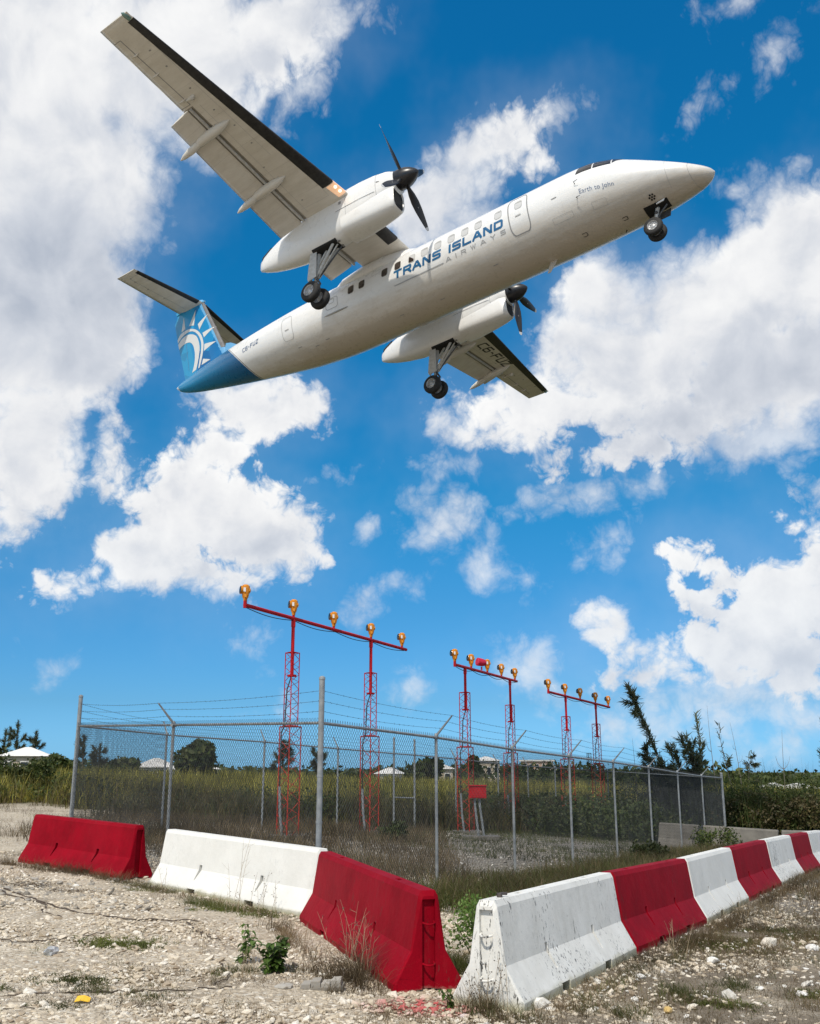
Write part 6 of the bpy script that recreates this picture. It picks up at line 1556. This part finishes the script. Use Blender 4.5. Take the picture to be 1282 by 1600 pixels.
# dorsal fillet
k = MB(); k.rings([[Vector(B(s, -w_, z0_)), Vector(B(s, -w_ * .5, (z0_ + z1_) / 2)), Vector(B(s, 0, z1_)), Vector(B(s, w_ * .5, (z0_ + z1_) / 2)), Vector(B(s, w_, z0_))] for s, w_, z0_, z1_ in ((20.6, .05, 1.15, 1.26), (21.2, .12, 1.1, 1.45), (21.8, .16, 1.0, 1.85), (22.1, .14, 1.0, 1.95))]); k.build('dorsal_fillet', [M['fin']], fin, 60)
k = MB(); V = []
zz_ = np.linspace(1.75, 5.0, 12)
for z in zz_:
    a, b = fin_s(z)
    for x in (.075, .03, .008, 0.0, .008, .03, .075): V.append(None)
V = []
for z in zz_:
    a, b = fin_s(z)
    for j, x in enumerate((.075, .03, .008, 0.0, .008, .03, .075)):
        s = a + (b - a) * x; y = fin_y(s, z) + .006; V.append(B(s - .006, (-y if j < 3 else (0 if j == 3 else y)), z))
k.add(V, [(i * 7 + j, i * 7 + j + 1, (i + 1) * 7 + j + 1, (i + 1) * 7 + j) for i in range(11) for j in range(6)]); k.build('deicing_boot', [M['bootg']], fin, 60)
k = MB()
for sy in (-1, 1):
    pts = [(24.35, 1.35), (24.62, 2.9), (24.95, 4.45)]
    P_ = [Vector(B(s, sy * (fin_y(s, z) + .004), z)) for s, z in pts]; k.tube(P_, .008, 4)
k.build('rudder_hinge_line', [M['navy']], fin)
# emblem: sun rays and a curling wave band, on both sides
RAYS = [[(24.9, 4.56), (24.75, 3.84), (25.03, 3.79)], [(24.08, 4.63), (24.13, 3.76), (24.48, 3.89)], [(23.3, 4.05), (23.74, 3.34), (23.87, 3.71)], [(22.74, 3.15), (23.4, 2.75), (23.52, 3.06)], [(22.6, 2.22), (23.35, 1.98), (23.34, 2.37)], [(23.38, 1.58), (22.88, 1.33), (23.47, 1.28)]]
A1 = [(25.3, 3.48), (25.08, 3.7), (24.68, 3.74), (24.28, 3.64), (23.88, 3.36), (23.57, 2.94), (23.41, 2.45), (23.41, 1.98), (23.49, 1.56), (23.6, 1.2)]
A2 = [(25.26, 3.28), (25.0, 3.47), (24.61, 3.56), (24.24, 3.48), (23.94, 3.24), (23.70, 2.89), (23.56, 2.47), (23.56, 2.0), (23.63, 1.61), (23.69, 1.2)]
A3 = [(25.24, 3.21), (24.94, 3.4), (24.55, 3.42), (24.2, 3.29), (23.91, 3.04), (23.72, 2.63), (23.65, 2.22), (23.69, 1.78), (23.77, 1.41), (23.84, 1.2)]
A4 = [(25.15, 2.87), (24.91, 2.98), (24.63, 3.0), (24.34, 2.9), (24.13, 2.65), (24.0, 2.27), (23.96, 1.88), (24.0, 1.50), (24.10, 1.2)]
A4 = A4[:9] + [(24.13, 1.15)]
def fp(s, z, sy): return Vector(B(s, sy * (fin_y(s, z) + .008), z))
for sy in (-1, 1):
    k = MB()
    for tri in RAYS:
        a, b, c = [np.array(q) for q in tri]; n = 7; V = []; F = []; ix = {}
        for i in range(n + 1):
            for j in range(n + 1 - i): ix[i, j] = len(V); p = a * (1 - (i + j) / n) + b * i / n + c * j / n; V.append(fp(p[0], p[1], sy))
        for i in range(n):
            for j in range(n - i):
                F.append((ix[i, j], ix[i + 1, j], ix[i, j + 1]))
                if i + j < n - 1: F.append((ix[i + 1, j], ix[i + 1, j + 1], ix[i, j + 1]))
        k.add(V, F)
    for (O_, I_) in ((A1, A2), (A3, A4)):
        V = []; n = len(O_); m_ = 4; O2 = np.array(O_); I2 = np.array(I_); tq = np.linspace(0, n - 1, 40)
        for t_ in tq:
            def cr(L_):
                i = min(int(t_), n - 2); f_ = t_ - i; p0 = L_[max(i - 1, 0)]; p1 = L_[i]; p2 = L_[i + 1]; p3 = L_[min(i + 2, n - 1)]
                return .5 * ((2 * p1) + (p2 - p0) * f_ + (2 * p0 - 5 * p1 + 4 * p2 - p3) * f_ ** 2 + (3 * p1 - p0 - 3 * p2 + p3) * f_ ** 3)
            a, b = cr(O2), cr(I2)
            for j in range(m_ + 1): p = a + (b - a) * j / m_; V.append(fp(p[0], p[1], sy))
        k.add(V, [(i * (m_ + 1) + j, i * (m_ + 1) + j + 1, (i + 1) * (m_ + 1) + j + 1, (i + 1) * (m_ + 1) + j) for i in range(39) for j in range(m_)])
    k.build('emblem', [M['fwhite']], fin, 60)
# tailplane
TZ = 4.93
for sd in (-1, 1):
    k = MB(); rs = []
    def tp(y): q = (y - .12) / 3.5; return 23.72 + .62 * q, 25.26 + .22 * q - (23.72 + .62 * q), .12 - .02 * q
    for y in (.05, .5, 1.5, 2.5, 3.3, 3.55, 3.62):
        a, c, t_ = tp(y); e_ = 1 if y < 3.4 else (.8 if y < 3.6 else .35); rs.append([Vector(B(a + c * x, sd * y, TZ + .5 * c * t_ * shape(x) * e_)) for x in [((11 - i) / 11) ** 1.7 for i in range(12)]] + [Vector(B(a + c * x, sd * y, TZ - .5 * c * t_ * shape(x) * e_)) for x in [(i / 11) ** 1.7 for i in range(1, 12)]])
    k.rings(rs); tl = k.build('tailplane', [M['wing']], PL, 50); fixn(tl.data)
    k = MB(); V = []; ys_ = np.linspace(.22, 3.45, 8); xq = (.12, .07, .03, .01, 0, .01, .03, .07, .14)
    for y in ys_:
        a, c, t_ = tp(y)
        for j, x in enumerate(xq): z = .5 * c * t_ * shape(x) + .006; V.append(B(a + c * x - .005, sd * y, TZ + (z if j < 4 else (0 if j == 4 else -z))))
    n9 = len(xq); k.add(V, [(i * n9 + j, i * n9 + j + 1, (i + 1) * n9 + j + 1, (i + 1) * n9 + j) for i in range(7) for j in range(n9 - 1)]); k.build('deicing_boot', [M['boot']], tl, 60)
    k = MB(); pts = []
    for y in np.linspace(.3, 3.3, 6): a, c, t_ = tp(y); x = .60; pts.append(B(a + c * x, sd * y, TZ - .5 * c * t_ * shape(x) - .002))
    k.tube(pts, .007, 4); a, c, t_ = tp(3.3); k.tube([pts[-1], B(a + c * .12, sd * 3.32, TZ - .5 * c * t_ * shape(.12) - .002)], .012, 4)
    k.build('elevator_hinge_line', [M['seal']], tl)
    for y in (1.4, 2.3, 3.0): a, c, t_ = tp(y); p = Vector(B(a + c * .62, sd * y, TZ - .06)); MB().tube([p + Vector((.06, 0, .01)), p, p - Vector((.06, 0, -.01))], [.01, .02, .01], 6).build('elevator_hinge', [M['seal']], tl)
k = MB(); k.tube([B(23.6, 0, TZ + .02), B(23.9, 0, TZ + .05), B(25.1, 0, TZ + .05), B(25.45, 0, TZ)], [.05, .13, .12, .03], 12); k.build('fin_cap', [M['fin']], fin)
